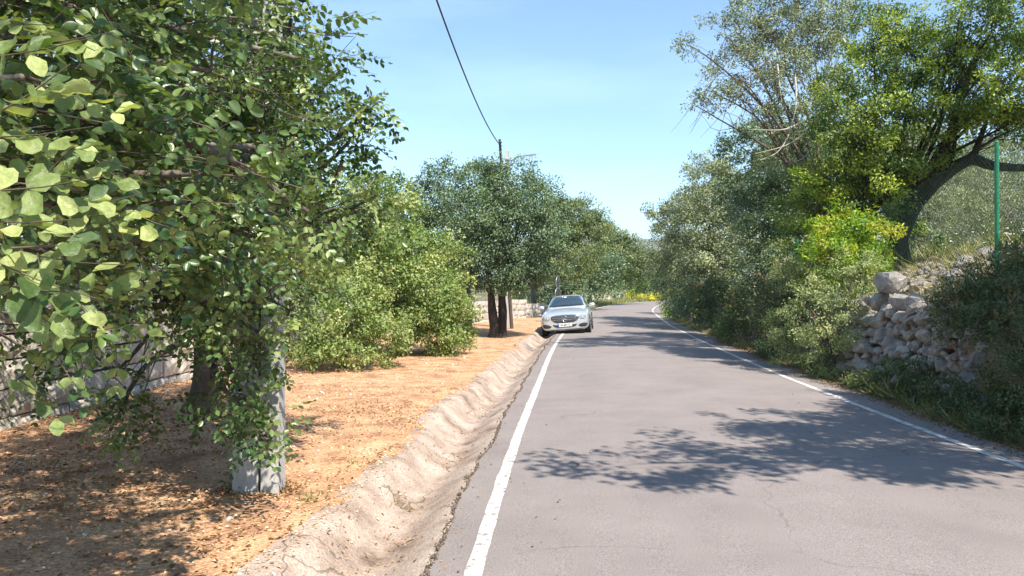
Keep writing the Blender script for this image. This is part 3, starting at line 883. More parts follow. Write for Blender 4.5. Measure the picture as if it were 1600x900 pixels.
def road_sign():
    d = 37.0; p = at(870, 470, d)
    root = empty('road_sign', (p.x, d, float(ground_z(p.x, d))))
    tag(root, 'two round traffic signs seen edge on from behind on one thin pole past the car', 'road sign')
    T = Tubes(); T.add([(0, 0, -.1), (0, 0, 2.75)], .03, 8)
    link('pole', T.mesh('pole'), M['galv'], root)
    for z, rad, ang in ((2.55, .28, 66), (1.98, .29, 58)):
        bm = bmesh.new()
        bmesh.ops.create_cone(bm, cap_ends=True, segments=28, radius1=rad, radius2=rad, depth=.02)
        bm.transform(Matrix.Translation((.06, 0.03, z)) @ Matrix.Rotation(R(ang), 4, 'Z') @ Matrix.Rotation(R(90), 4, 'X'))
        dsk = link('sign_disc', bm_mesh('sign_disc', bm), M['signback'], root)
        T = Tubes(); an = np.linspace(0, 2 * math.pi, 29)
        mt = Matrix.Translation((.06, 0.03, z)) @ Matrix.Rotation(R(ang), 4, 'Z')
        T.add([mt @ Vector((rad * math.cos(a_), 0, rad * math.sin(a_))) for a_ in an], .018, 5)
        link('rim', T.mesh('rim'), M['galv'], dsk)
road_sign()

# ------------------------------------------------------------------ car
def carmats():
    M['silver'] = plain('silver_paint', (0.58, 0.61, 0.64), 0.32, 0.5, 0.9, 0.02)
    M['glass'] = plain('dark_window_glass', (0.02, 0.035, 0.045), 0.04, 0.0, 1.0)
    M['glass'].node_tree.nodes['Principled BSDF'].inputs['Specular IOR Level'].default_value = 0.8
    M['blackplastic'] = plain('black_plastic', (0.025, 0.026, 0.028), 0.5)
    M['grille'] = plain('grille_mesh', (0.07, 0.075, 0.08), 0.4, 0.3)
    M['chrome'] = plain('chrome', (0.8, 0.81, 0.82), 0.12, 1.0)
    M['headlight'] = plain('headlight_glass', (0.42, 0.45, 0.47), 0.08, 0.35, 1.0)
    M['reflector'] = plain('headlight_bowl', (0.85, 0.85, 0.85), 0.1, 0.9)
    M['tyre'] = plain('tyre_rubber', (0.025, 0.025, 0.026), 0.85)
    M['rim'] = plain('alloy_rim', (0.45, 0.46, 0.48), 0.3, 0.8)
    M['plate'] = plain('plate_white', (0.82, 0.82, 0.80), 0.4)
    M['plateblue'] = plain('plate_blue', (0.02, 0.06, 0.35), 0.4)
    M['platetext'] = plain('plate_text', (0.03, 0.03, 0.03), 0.5)
    M['paper'] = plain('paper_sticker', (0.75, 0.78, 0.80), 0.6)
carmats()

def make_car(loc, heading, roll, pitch):
    root = empty('parked_car', loc)
    root.rotation_euler = (pitch, roll, heading)
    root.scale = (1, 1, 1.055)
    tag(root, 'silver estate car parked facing us with one side down in the gutter', 'car')
    # body: sections front (y=0) to rear; half-profile points (w-fraction, z)
    secs = [  # y, halfwidth, zbottom, zshoulder, ztop
        (0.02, .70, .26, .60, .70), (0.05, .82, .215, .68, .765), (.14, .875, .19, .725, .82), (.32, .905, .18, .755, .865), (.62, .91, .18, .79, .91),
        (1.0, .91, .18, .835, .955), (1.40, .91, .18, .875, .985), (1.72, .905, .19, .89, 1.0), (2.4, .905, .19, .915, 1.02), (3.2, .905, .19, .93, 1.03),
        (3.9, .895, .20, .93, 1.03), (4.35, .86, .24, .90, .99), (4.60, .79, .32, .82, .90), (4.68, .66, .40, .72, .78)]
    bm = bmesh.new(); rings = []
    for y, hw, zb, zs, zt in secs:
        half = [(0, zb), (hw * .80, zb), (hw * .95, zb + .07), (hw * 1.0, zb + (zs - zb) * .45), (hw * .985, zs - .03), (hw * .93, zs + .03), (hw * .62, zt - .012), (0, zt)]
        ring = [bm.verts.new((x, y, z)) for x, z in half] + [bm.verts.new((-x, y, z)) for x, z in half[-2:0:-1]]
        rings.append(ring)
    n = len(rings[0])
    for a, b in zip(rings, rings[1:]):
        for k in range(n): bm.faces.new((a[k], a[(k + 1) % n], b[(k + 1) % n], b[k]))
    bm.faces.new(rings[0]); bm.faces.new(rings[-1])
    me = bm_mesh('body', bm, True)
    body = link('body', me, M['silver'], root)
    md = body.modifiers.new('s', 'SUBSURF'); md.levels = 2; md.render_levels = 2
    dg = bpy.context.evaluated_depsgraph_get()
    dg.update()
    ev = body.evaluated_get(dg)
    em = ev.to_mesh()
    bvh = BVHTree.FromPolygons([v.co.copy() for v in em.vertices], [tuple(p.vertices) for p in em.polygons])
    def py_(x, z, fallback=.1):
        h = bvh.ray_cast(Vector((x, -2, z)), Vector((0, 1, 0)))
        return h[0].y if h[0] is not None else fallback
    def patch(name, xs, lo, hi, mat, off=.006, nz=5, parent=None, thick=.012, smooth=True):
        bm = bmesh.new(); g = []
        for x in xs:
            col_ = []
            for k in range(nz):
                z = lo(x) + (hi(x) - lo(x)) * k / (nz - 1)
                col_.append((x, z))
            g.append(col_)
        fr = [[bm.verts.new((x, py_(x, z) - off, z)) for x, z in c] for c in g]
        bk = [[bm.verts.new((x, py_(x, z) - off + thick, z)) for x, z in c] for c in g]
        for i in range(len(xs) - 1):
            for k in range(nz - 1):
                bm.faces.new((fr[i][k], fr[i + 1][k], fr[i + 1][k + 1], fr[i][k + 1]))
            bm.faces.new((fr[i][0], bk[i][0], bk[i + 1][0], fr[i + 1][0])); bm.faces.new((fr[i][-1], fr[i + 1][-1], bk[i + 1][-1], bk[i][-1]))
        for i in (0, -1):
            for k in range(nz - 1): bm.faces.new((fr[i][k], fr[i][k + 1], bk[i][k + 1], bk[i][k]))
        bmesh.ops.remove_doubles(bm, verts=bm.verts, dist=.0005)
        return link(name, bm_mesh(name, bm, smooth), mat, parent or root)
    L = lambda pts: (lambda x: float(np.interp(x, [p[0] for p in pts], [p[1] for p in pts])))
    Ls = lambda pts: (lambda x: float(np.interp(abs(x), [p[0] for p in pts], [p[1] for p in pts])))
    gx = np.linspace(-.50, .50, 19)
    gl = Ls([(0, .475), (.32, .485), (.44, .535), (.50, .61)]); gh = Ls([(0, .755), (.32, .745), (.44, .72), (.50, .67)])
    patch('grille_surround', np.linspace(-.52, .52, 21), lambda x: gl(x * .955) - .014, lambda x: gh(x * .955) + .014, M['chrome'], .004)
    gr = patch('grille', gx, gl, gh, M['grille'], .012, 6)
    for zc in (.575, .635):
        patch('grille_bar', np.concatenate([np.linspace(-.46, -.1, 8), np.linspace(-.09, .46, 9)]), lambda x, zc=zc: zc, lambda x, zc=zc: zc + .016, M['chrome'], .026, 2, gr)
    # badge: ring with three-pointed star
    yb = py_(0, .615) - .03
    T = Tubes(); an = np.linspace(0, 2 * math.pi, 33)
    T.add([(.100 * math.cos(a), yb, .615 + .100 * math.sin(a)) for a in an], .0095, 6)
    bd = link('badge', T.mesh('badge'), M['chrome'], gr)
    bm = bmesh.new()
    for k in range(3):
        a = math.pi / 2 + k * 2 * math.pi / 3
        tip = Vector((.09 * math.cos(a), 0, .09 * math.sin(a))); sd = Vector((-math.sin(a), 0, math.cos(a))) * .026
        o0 = Vector((0, yb, .615))
        v = [bm.verts.new(o0 + x) for x in (sd, tip, -sd, Vector((0, -.014, 0)), Vector((0, .01, 0)))]
        for f in ((0, 1, 3), (1, 2, 3), (1, 0, 4), (2, 1, 4)): bm.faces.new([v[i] for i in f])
    link('badge_star', bm_mesh('badge_star', bm), M['chrome'], gr)
    # headlights, swept up and back
    for s in (-1, 1):
        xs = np.linspace(.535, .86, 12) * s
        hl = Ls([(.535, .63), (.60, .575), (.70, .575), (.80, .625), (.86, .71)]); hh = Ls([(.535, .70), (.60, .735), (.70, .765), (.80, .79), (.86, .80)])
        hlo = patch('headlight', xs, hl, hh, M['headlight'], .007, 5)
        for cx, cz, rr_ in ((.64, .655, .048), (.745, .68, .048)):
            bm = bmesh.new(); bmesh.ops.create_uvsphere(bm, u_segments=14, v_segments=8, radius=rr_, matrix=Matrix.Translation((cx * s, py_(cx * s, cz) + .022, cz)))
            link('reflector', bm_mesh('reflector', bm, True), M['reflector'], hlo)
        # outer bumper intake
        il = Ls([(.50, .355), (.56, .305), (.74, .30), (.84, .34)]); ih = Ls([(.50, .37), (.58, .42), (.74, .455), (.84, .42)])
        patch('bumper_intake', np.linspace(.50, .84, 10) * s, il, ih, M['blackplastic'], .006, 4)
        # mirrors
        bm = bmesh.new(); bmesh.ops.create_uvsphere(bm, u_segments=16, v_segments=10, radius=.1, matrix=Matrix.Translation((s * 1.0, 1.72, 1.02)) @ Matrix.Diagonal((1.25, .6, .82, 1)))
        mi = link('wing_mirror', bm_mesh('wing_mirror', bm, True), M['silver'], root)
        bm = bmesh.new(); box_bm(bm, s * .89, 1.74, .975, .14, .05, .035)
        link('mirror_stalk', bm_mesh('mirror_stalk', bm), M['blackplastic'], mi)
    # middle intake and number plate
    patch('bumper_intake', np.linspace(-.45, .45, 15), Ls([(0, .315), (.36, .32), (.45, .39)]), Ls([(0, .40), (.30, .405), (.45, .42)]), M['blackplastic'], .006, 4)
    patch('bumper_lip', np.linspace(-.72, .72, 15), lambda x: .222, lambda x: .248, M['blackplastic'], .006, 2)
    yp = py_(0, .40) - .03
    bm = bmesh.new(); box_bm(bm, 0, yp, .40, .52, .012, .112)
    pl = link('number_plate', bm_mesh('number_plate', bm), M['plate'], root)
    bm = bmesh.new(); box_bm(bm, -.24, yp - .008, .40, .04, .006, .108)
    link('plate_band', bm_mesh('plate_band', bm), M['plateblue'], pl)
    cu = bpy.data.curves.new('plate_text', 'FONT'); cu.body = '43-68-VZ'; cu.size = .10; cu.align_x = 'CENTER'; cu.align_y = 'CENTER'; cu.extrude = .002; cu.offset = .002
    to = bpy.data.objects.new('plate_text', cu); COL.objects.link(to)
    dg = bpy.context.evaluated_depsgraph_get()
    tm = bpy.data.meshes.new_from_object(to.evaluated_get(dg)); bpy.data.objects.remove(to)
    tm.materials.clear()
    t = link('plate_text', tm, M['platetext'], pl); t.location = (.02, yp - .009, .40); t.rotation_euler = (R(90), 0, 0)
    # cabin
    cs = [(1.50, .74, .98, 0, .975), (1.62, .765, .98, .72, 1.02), (2.02, .79, .98, .64, 1.27), (2.36, .80, .99, .585, 1.405), (2.75, .80, 1.0, .575, 1.435),
          (3.3, .79, 1.0, .57, 1.43), (3.9, .77, 1.0, .555, 1.395), (4.25, .75, 1.0, .545, 1.33), (4.5, .73, .97, .66, 1.05)]
    bm = bmesh.new(); rings = []
    for y, wb, zb, wt, zt in cs:
        if wt == 0: wt = wb - .02
        ring = [bm.verts.new(v) for v in ((-wb, y, zb - .12), (-wb, y, zb), (-(wb * .35 + wt * .65), y, zb + (zt - zb) * .62), (-wt, y, zt - .02 * (zt > 1.1)), (-wt * .55, y, zt + .015), (0, y, zt + .022),
                (wt * .55, y, zt + .015), (wt, y, zt - .02 * (zt > 1.1)), ((wb * .35 + wt * .65), y, zb + (zt - zb) * .62), (wb, y, zb), (wb, y, zb - .12))]
        rings.append(ring)
    for a, b in zip(rings, rings[1:]):
        for k in range(len(a) - 1): bm.faces.new((a[k], a[k + 1], b[k + 1], b[k]))
    bm.faces.new(rings[0]); bm.faces.new(rings[-1])
    cab = link('roof', bm_mesh('roof', bm, True), M['silver'], root)
    md = cab.modifiers.new('s', 'SUBSURF'); md.levels = 2; md.render_levels = 2
    dg = bpy.context.evaluated_depsgraph_get(); dg.update()
    em2 = cab.evaluated_get(dg).to_mesh()
    bv2 = BVHTree.FromPolygons([v.co.copy() for v in em2.vertices], [tuple(p.vertices) for p in em2.polygons])
    # windscreen laid over the sloping front
    bm = bmesh.new(); g = []
    for i in range(13):
        u = -1 + 2 * i / 12; colv = []
        for k in range(7):
            v = k / 6
            y = 1.57 + (2.34 - 1.57) * v + .05 * u * u * (1 - v); hw_ = .69 - (.69 - .555) * v
            h = bv2.ray_cast(Vector((u * hw_, y, 3)), Vector((0, 0, -1)))
            z = (h[0].z if h[0] else 1.0) + .008
            colv.append(bm.verts.new((u * hw_, y - .004, z)))
        g.append(colv)
    for i in range(12):
        for k in range(6): bm.faces.new((g[i][k], g[i + 1][k], g[i + 1][k + 1], g[i][k + 1]))
    ws = link('windscreen', bm_mesh('windscreen', bm, True), M['glass'], root)
    md = ws.modifiers.new('t', 'SOLIDIFY'); md.thickness = .005
    for x, v0, sx in ((-.05, .80, .055), (-.16, .88, .02)):
        y = 1.57 + .77 * v0; h = bv2.ray_cast(Vector((x, y, 3)), Vector((0, 0, -1)))
        bm = bmesh.new(); box_bm(bm, x, y - .01, h[0].z + .018, sx * 2, .05, .004, Matrix.Rotation(R(30), 4, 'X'))
        link('sticker', bm_mesh('sticker', bm), M['paper'], ws)
    T = Tubes(); T.add([(-.5, 1.56, 1.03), (-.1, 1.62, 1.075), (.22, 1.60, 1.06)], .009, 5); T.add([(.05, 1.56, 1.05), (.35, 1.62, 1.065), (.6, 1.60, 1.045)], .009, 5)
    link('wiper', T.mesh('wiper'), M['blackplastic'], ws)
    # side windows, door lines
    for s in (-1, 1):
        for y0, y1 in ((1.95, 2.62), (2.70, 3.45), (3.53, 4.1)):
            bm = bmesh.new(); g = []
            for i in range(6):
                y = y0 + (y1 - y0) * i / 5; colv = []
                for k in range(4):
                    zt_ = float(np.interp(y, [1.95, 2.35, 3.6, 4.1], [1.16, 1.345, 1.35, 1.27]))
                    z = 1.035 + (zt_ - 1.035) * k / 3
                    h = bv2.ray_cast(Vector((s * 2, y, z)), Vector((-s, 0, 0)))
                    colv.append(bm.verts.new(((h[0].x if h[0] else s * .7) + s * .006, y, z)))
                g.append(colv)
            for i in range(5):
                for k in range(3): bm.faces.new((g[i][k], g[i + 1][k], g[i + 1][k + 1], g[i][k + 1]))
            sw = link('side_window', bm_mesh('side_window', bm, True), M['glass'], root)
            md = sw.modifiers.new('t', 'SOLIDIFY'); md.thickness = .004
        T = Tubes(); T.add([(s * .585, 2.5, 1.445), (s * .58, 3.3, 1.46), (s * .57, 4.0, 1.43)], .014, 6)
        link('roof_rail', T.mesh('roof_rail'), M['chrome'], root)
        for yc in (.86, 3.70):
            # arch, tyre, rim
            bm = bmesh.new(); bmesh.ops.create_cone(bm, cap_ends=True, segments=32, radius1=.375, radius2=.375, depth=.03)
            bm.transform(Matrix.Translation((s * .902, yc, .33)) @ Matrix.Rotation(R(90), 4, 'Y'))
            link('wheel_arch', bm_mesh('wheel_arch', bm), M['blackplastic'], root)
            bm = bmesh.new(); bmesh.ops.create_cone(bm, cap_ends=True, segments=32, radius1=.325, radius2=.325, depth=.225)
            bmesh.ops.bevel(bm, geom=[e for e in bm.edges if len(e.link_faces) == 2 and e.calc_face_angle(0) > 1], offset=.03, segments=3, affect='EDGES')
            bm.transform(Matrix.Translation((s * .815, yc, .32)) @ Matrix.Rotation(R(90), 4, 'Y'))
            wh = link('wheel', bm_mesh('wheel', bm, True), M['tyre'], root)
            bm = bmesh.new()
            for k in range(5):
                box_bm(bm, 0, 0, 0, .03, .05, .42, Matrix.Translation((s * .932, yc, .32)) @ Matrix.Rotation(k * math.pi / 5, 4, 'X'))
            link('rim', bm_mesh('rim', bm), M['rim'], wh)
        T = Tubes(); T.add([(s * .912, 2.35, .80), (s * .925, 2.45, .805), (s * .912, 2.56, .80)], .012, 6)
        link('door_handle', T.mesh('door_handle'), M['silver'], root)
    ev.to_mesh_clear()
    return root
cp = at(884, 522, 28.6)
make_car((cp.x, cp.y, -0.075), R(-7.5), R(-4.2), R(0))

# ------------------------------------------------------------------ near carob trees on the left (compound leaves on twigs)
def sprig_leaves(P, D, N, size, pairs=4, spread=0.9):
    """leaflets in opposite pairs along each sprig; returns leaf transforms and rachis ends"""
    n = len(P)
    D = D / np.linalg.norm(D, axis=1)[:, None]
    X = np.cross(D, N); X /= np.linalg.norm(X, axis=1)[:, None] + 1e-9
    Z = np.cross(X, D)
    LP, LR, LS, ID = [], [], [], []
    for k in range(pairs):
        for s in (-1, 1):
            keep = rng.random(n) < 0.93
            st = (k + 0.6) * size * 0.82
            bend = -0.10 * (k + .5) ** 1.5 * size
            p = P + D * st[:, None] + np.array([0, 0, 1]) * bend[:, None]
            ld = X * s * spread + D * (0.25 + 0.22 * k) + rng.normal(0, .16, (n, 3)) + np.array([0, 0, -.18])
            ln = Z + rng.normal(0, .38, (n, 3))
            LP.append(p[keep]); LR.append(frames(ld, ln)[keep]); LS.append((size * (0.82 + 0.32 * rng.random(n)) * (1 - .06 * k))[keep]); ID.append(np.arange(n)[keep])
    return np.concatenate(LP), np.concatenate(LR), np.concatenate(LS), np.concatenate(ID), P + D * (pairs * size * 0.85)[:, None]

OVAL = leaf_oval()
FINE = leaf_round(.60, .14)

def carob(label, base, blobs, trunk_r, fork, per, spr, seed, hero=None, limbs=True, lsize=.052):
    global rng
    rng = np.random.default_rng(seed)
    base = Vector(base); base.z = float(ground_z(base.x, base.y)) - .03
    B = np.array(tuple(base))
    root = empty('carob_tree', base)
    tag(root, label, 'tree')
    t = np.linspace(0, 1, 9); top = np.array([.15, -.1, fork])
    Pp = top[None] * t[:, None] + np.stack([np.sin(t * 4) * .06, np.cos(t * 5) * .05 - .05, 0 * t], 1)
    T = Tubes(); T.add(Pp, trunk_r * (1 - .3 * t + .5 * np.exp(-t * fork / .2)), 14)
    link('trunk', T.mesh('trunk'), M['bark'], root)
    C, O, Rd = clumps_in([(c, r) for c, r, *_ in blobs], per, .35)
    TW = Tubes()
    off = 0
    allP, allD, allN, allS, allC = [], [], [], [], []
    for bl in blobs:
        c, r = bl[0], bl[1]
        r = np.asarray(r, float) * np.ones(3)
        dens = bl[2] if len(bl) > 2 else 1.0
        n_ = max(4, int(per * (r[0] * r[1] * r[2]) ** (2 / 3)))
        Ck = C[off:off + n_]; Ok = O[off:off + n_]; off += n_
        c = np.array(tuple(c))
        path = wobble_path(Pp[-1], c - B, 9, .06, arch=.06)
        r0, r1 = trunk_r * .36, .012
        if limbs:
            T = Tubes(); T.add(path, np.linspace(r0, r1, 9), 8)
            link('limb', T.mesh('limb'), M['bark'], root)
        for j in range(n_):
            if rng.random() > dens: continue
            if Ck[j][2] < 0.3: continue
            s = path[rng.integers(5, 9)]
            e = Ck[j] - B
            pp = wobble_path(s, e, 6, .10)
            TW.add(pp, np.linspace(.006, .002, 6), 4)
            m = int(spr * (.6 + .8 * rng.random()))
            cl = rng.random()
            # sprigs leave the outer half of the twig
            u = 2 + 3 * rng.random(m)
            k = np.floor(u).astype(int); f = (u - k)[:, None]
            P = pp[np.minimum(k, 5)] * (1 - f) + pp[np.minimum(k + 1, 5)] * f
            P = P + rng.normal(0, .06, (m, 3))
            D = rdir(m) * .8 + Ok[j] * .5 + np.array([0, 0, -.25])
            N = np.array([0, 0, .75]) + Ok[j] * .35 + rdir(m) * .55
            allP.append(P + B); allD.append(D); allN.append(N); allS.append(np.full(m, lsize) * (.85 + .35 * rng.random(m))); allC.append(np.clip(cl + rng.normal(0, .05, m), 0, 1))
    P = np.concatenate(allP); D = np.concatenate(allD); N = np.concatenate(allN); Sz = np.concatenate(allS); Cl = np.concatenate(allC)
    # keep the lens free
    k = np.linalg.norm(P - np.array([0, 0, EYE]), axis=1) > 0.95
    P, D, N, Sz, Cl = P[k], D[k], N[k], Sz[k], Cl[k]
    if hero:
        hp = np.array([tuple(at(*h[:3])) for h in hero]); hd = np.array([h[3] for h in hero], float)
        P = np.concatenate([hp, P]); D = np.concatenate([hd, D]); N = np.concatenate([np.array([[.35, -.45, .8]] * len(hp)) + rng.normal(0, .25, (len(hp), 3)), N])
        Sz = np.concatenate([[h[4] if len(h) > 4 else .05 for h in hero], Sz]); Cl = np.concatenate([np.zeros(len(hp)), Cl])
    LP, LR, LS, ID, E = sprig_leaves(P, D, N, Sz)
    for a, b in zip(P, E):
        TW.add([a - B, (a + b) / 2 - B + np.array([0, 0, -.004]), b - B], [.0016, .0013, .0009], 3)
    o = link('twigs', TW.mesh('twigs'), M['twig'], root); o['kind'] = 'stuff'
    # the leaflets that show largest are single parts
    px = LP[:, 0] / np.maximum(LP[:, 1], .1) * F + 800; pyy = 455 - (LP[:, 2] - EYE) / np.maximum(LP[:, 1], .1) * F
    vis = (LP[:, 1] > .5) & (px > -40) & (px < 1600) & (pyy > -30) & (pyy < 900)
    big = np.where(vis, LS / np.maximum(LP[:, 1], .1), 0)
    order = np.argsort(-big)[:300 if hero else 0]
    mask = np.zeros(len(LP), bool); mask[order] = True
    meshes = []
    for v in range(5):
        tv, tf = leaf_round(.56 + .045 * v, .06 + .04 * v, .02 + .025 * v)
        tv = tv.copy(); tv[:, 0] *= 1 + .16 * np.sin(tv[:, 1] * 8 + v * 1.7) * np.sign(tv[:, 0] + .2 * (v - 2)); tv[:, 2] += .05 * np.sin(tv[:, 1] * (5 + v) + v) + .06 * tv[:, 0] * (v - 2) * np.sin(tv[:, 1] * 4)
        meshes.append(mesh_np('leaf', tv, tf, True)); meshes[-1].materials.append(M['leaf_single'])
    for i in order:
        ob = link('leaf', meshes[int(rng.integers(0, 5))], None, root)
        mt = Matrix(LR[i].tolist()).to_4x4() @ Matrix.Scale(float(LS[i]), 4)
        mt.translation = Vector(LP[i] - B)
        ob.matrix_local = mt
    near = (~mask) & (LP[:, 1] < 3.6) & vis
    far = (~mask) & ~near
    if near.any():
        o = link('foliage', inst('foliage', FINE, LP[near] - B, LR[near], LS[near], Cl[ID[near]], True), M['leaf_near'], root); o['kind'] = 'stuff'
    o = link('foliage', inst('foliage', OVAL, LP[far] - B, LR[far], LS[far], Cl[ID[far]]), M['leaf_near'], root); o['kind'] = 'stuff'
    return root

hero = []
hr = random.Random(5)
for (x, y, d, dx, dz) in [(20, 70, 1.25, 1, .1), (-30, 215, 1.15, 1, .1), (40, 130, 1.3, .9, -.1), (-20, 90, 1.2, 1, .25), (60, 210, 1.35, .8, -.3), (-30, 300, 1.1, 1, .15), (30, 260, 1.25, 1, -.2),
                          (-40, 345, 1.1, 1, 0), (50, 340, 1.2, 1, .25), (95, 375, 1.25, .9, .35), (-30, 400, 1.1, .9, -.35), (-20, 440, 1.15, 1, -.1), (60, 400, 1.35, 1, -.1), (-10, 180, 1.2, .9, .4), (10, 330, 1.3, .7, .6),
                          (110, 150, 1.7, .8, -.4), (120, 320, 1.7, .9, .2), (40, 480, 1.5, .9, -.4), (100, 450, 1.7, .8, -.6), (150, 250, 1.9, .6, -.5), (-20, 560, 1.4, .8, -.5), (0, 30, 1.5, 1, -.2), (200, 330, 2.0, .8, -.3), (210, 280, 2.2, .8, -.2),
                          (250, 340, 2.2, .6, -.7), (280, 300, 2.3, .7, -.4), (180, 100, 2.0, .8, -.3), (130, 30, 1.8, .8, -.4), (230, 190, 2.2, .8, .1), (90, 560, 1.9, .7, -.7)]:
    hero.append((x, y, d, (dx, -.15 + hr.uniform(-.3, .3), dz), .050 if d < 1.45 else .044))
carob('carob tree just left of the camera, its large pale leaves filling the left edge', (-5.0, 1.2, 0),
      [(at(40, 120, 2.3), .42), (at(0, 330, 1.9), (.30, .4, .35)), (at(150, 60, 2.9), .55), (at(90, 240, 2.7), .5), (at(120, 400, 2.9), (.45, .4, .35)), (at(20, 500, 2.6), (.35, .4, .22)),
       (at(250, -150, 2.8), (.7, .7, .6)), ((-1.3, 2.4, 4.0), (1.2, 1.1, .8)), ((-.5, 1.0, 3.9), (1.1, .9, .6)), ((-2.6, 2.2, 4.2), (1.3, 1.2, .9)), ((-3.2, 3.6, 4.6), (1.3, 1.3, 1.0)), ((-2.0, .4, 3.6), (1.2, 1.0, .7)), ((-3.6, .6, 3.8), (1.3, 1.2, .9)),
       (at(-120, 200, 3.4), (.8, .8, 1.1)), (at(60, -120, 3.6), (.9, .8, .8)), (at(250, 330, 2.7), (.32, .3, .28)), (at(330, 270, 3.0), (.40, .35, .35)), (at(230, 180, 2.8), (.38, .35, .35)), (at(330, 110, 3.3), (.42, .4, .4)), (at(390, 350, 3.4), (.34, .3, .28)), (at(300, 400, 3.2), (.3, .3, .2)), (at(430, 230, 3.9), (.40, .35, .4)), (at(460, 90, 4.3), (.32, .3, .4)), (at(480, 330, 4.3), (.34, .3, .28)), (at(300, 20, 3.4), (.5, .4, .3))], .24, 1.3, 52, 8, 11, hero)
carob('broad dark carob tree whose drooping crown half hides the two legged concrete pole', (-3.9, 9.6, 0),
      [(at(230, 150, 4.6), (1.0, .8, .9)), (at(360, 60, 5.2), (.9, .8, .8)), (at(440, 120, 5.6), (.62, .6, .7)), (at(420, 270, 5.6), (.85, .7, .7)), (at(300, 330, 5.0), (.85, .7, .6)), (at(170, 380, 4.6), (.75, .7, .5)),
       (at(500, 330, 6.2), (.6, .6, .45)), (at(530, 165, 5.9), (.40, .4, .22)), (at(575, 170, 5.9), (.26, .22, .14), .8), (at(565, 200, 6.0), (.18, .16, .10), .8), (at(455, 30, 5.4), (.3, .3, .35)), (at(480, 420, 6.0), (.42, .4, .40)), (at(420, 440, 5.8), (.5, .4, .4)), (at(345, 470, 5.4), (.55, .5, .35)),
       (at(560, 320, 7.2), (.45, .4, .40)), (at(255, 470, 5.6), (.7, .6, .4)), (at(100, 500, 5.2), (.6, .5, .22)), (at(395, 560, 5.45), (.22, .2, .25)), (at(400, 640, 5.35), (.30, .2, .26)), (at(375, 610, 5.3), (.25, .2, .28)), (at(420, 690, 5.35), (.10, .12, .12)),
       (at(175, 590, 6.0), (.32, .3, .35)), (at(185, 655, 6.1), (.14, .15, .16)), (at(330, 590, 6.4), (.45, .35, .35)), (at(250, -120, 5), (1.3, 1.0, .8)), (at(60, 40, 4.8), (1.0, .9, 1.0)), (at(40, 330, 5.2), (.8, .7, .9)), (at(20, 600, 5.6), (.25, .3, .2)),
       (at(150, 250, 7.5), (1.6, 1.2, 1.4)), (at(350, 280, 8.0), (1.6, 1.1, 1.5)), (at(300, 60, 8.5), (1.6, 1.3, 1.6)), (at(300, 450, 8.6), (1.1, .8, .5)), (at(400, 190, 5.1), (.6, .35, .6)), (at(400, 330, 5.1), (.55, .35, .5)), (at(400, 440, 5.2), (.5, .3, .42)), (at(405, 520, 5.35), (.3, .22, .28)), (at(535, 250, 5.8), (.36, .3, .35)), (at(588, 305, 6.8), (.26, .25, .22)), (at(600, 335, 7.4), (.3, .3, .25))], .16, 1.35, 46, 8, 12, lsize=.060)
print('tris so far', sum(len(o.data.polygons) for o in bpy.data.objects if o.type == 'MESH'))

# ------------------------------------------------------------------ trees and shrubs
K = leaf_kite(.56, .11)
KN = leaf_kite(.34, .07)
def rs(n):
    global rng
    rng = np.random.default_rng(n)

rs(21)
tree('carob_bush', 'low bright green young carob bush on the orange bark nearest the pole', 'bush', (-3.3, 14.9, 0),
     [blob(520, 505, 14.2, .62, .6, .5), blob(572, 500, 15, .6, .6, .6), blob(590, 545, 15.2, .38, .4, .3), blob(488, 535, 14, .5, .5, .4), blob(545, 455, 14.6, .42), blob(510, 565, 13.8, .25, .3, .2), blob(460, 540, 14.5, .4, .4, .45), blob(550, 520, 14.3, .55, .5, .5), blob(605, 520, 15.4, .5, .5, .5), blob(500, 470, 15.2, .5)],
     M['leaf_bush'], per=95, lpc=26, dens=2.6, size=.052, tmpl=K, clump_r=.15, trunk_r=.05, fork=.2, twig_n=22, twig_r=.006, ztrim=.04, up=.5)
rs(22)
tree('carob_bush', 'tall olive green bushy carob reaching the ground in front of the dark round tree', 'bush', (-2.7, 18.8, 0),
     [blob(640, 430, 18.5, 1.15), blob(688, 440, 18.7, .8, .8, .9), blob(700, 500, 18.6, .62, .6, .7), blob(640, 515, 18, .8, .8, .6), blob(590, 400, 18.3, 1.0), blob(612, 345, 19, .65), blob(718, 490, 19, .28, .3, .6), blob(560, 350, 18.8, .8), blob(560, 470, 18.5, .8), blob(665, 470, 17.8, .8), blob(615, 460, 17.6, .8), blob(690, 520, 18.2, .5, .5, .5), blob(590, 330, 17.5, .5), blob(540, 300, 17.5, .6), blob(600, 312, 17.8, .6), blob(570, 400, 16.8, .7), blob(520, 385, 16.8, .8)],
     M['leaf_bush'], per=66, lpc=38, size=.062, tmpl=K, clump_r=.19, trunk_r=.10, fork=.4, twig_n=12, ztrim=.03)
rs(23)
tree('carob_tree', 'rounded dark green carob with a thick twin trunk beside the parked car', 'tree', (-.50, 25.8, 0),
     [blob(790, 300, 25.8, 1.05), blob(840, 312, 26.2, .85), blob(742, 335, 25.6, 1.15), blob(808, 372, 25.2, 1.3), blob(762, 400, 25.2, 1.05), blob(846, 385, 25.6, .95), blob(806, 428, 25.0, .75, .75, .6), blob(862, 345, 26.4, .62), blob(780, 280, 26, .55), blob(738, 425, 25.3, .55), blob(838, 428, 26, .40), blob(835, 275, 26.3, .28, .3, .35), blob(795, 330, 26.8, 1.0), blob(770, 270, 26.5, .4), blob(715, 390, 25.8, .6), blob(820, 350, 24.6, .9), blob(770, 350, 24.6, .9)],
     M['leaf_carob'], per=60, lpc=36, size=.066, tmpl=K, clump_r=.22, barkmat=M['shadebark'], trunk_r=.165, stems=2, fork=1.5, twig_n=10, rnd=.7)
rs(24)
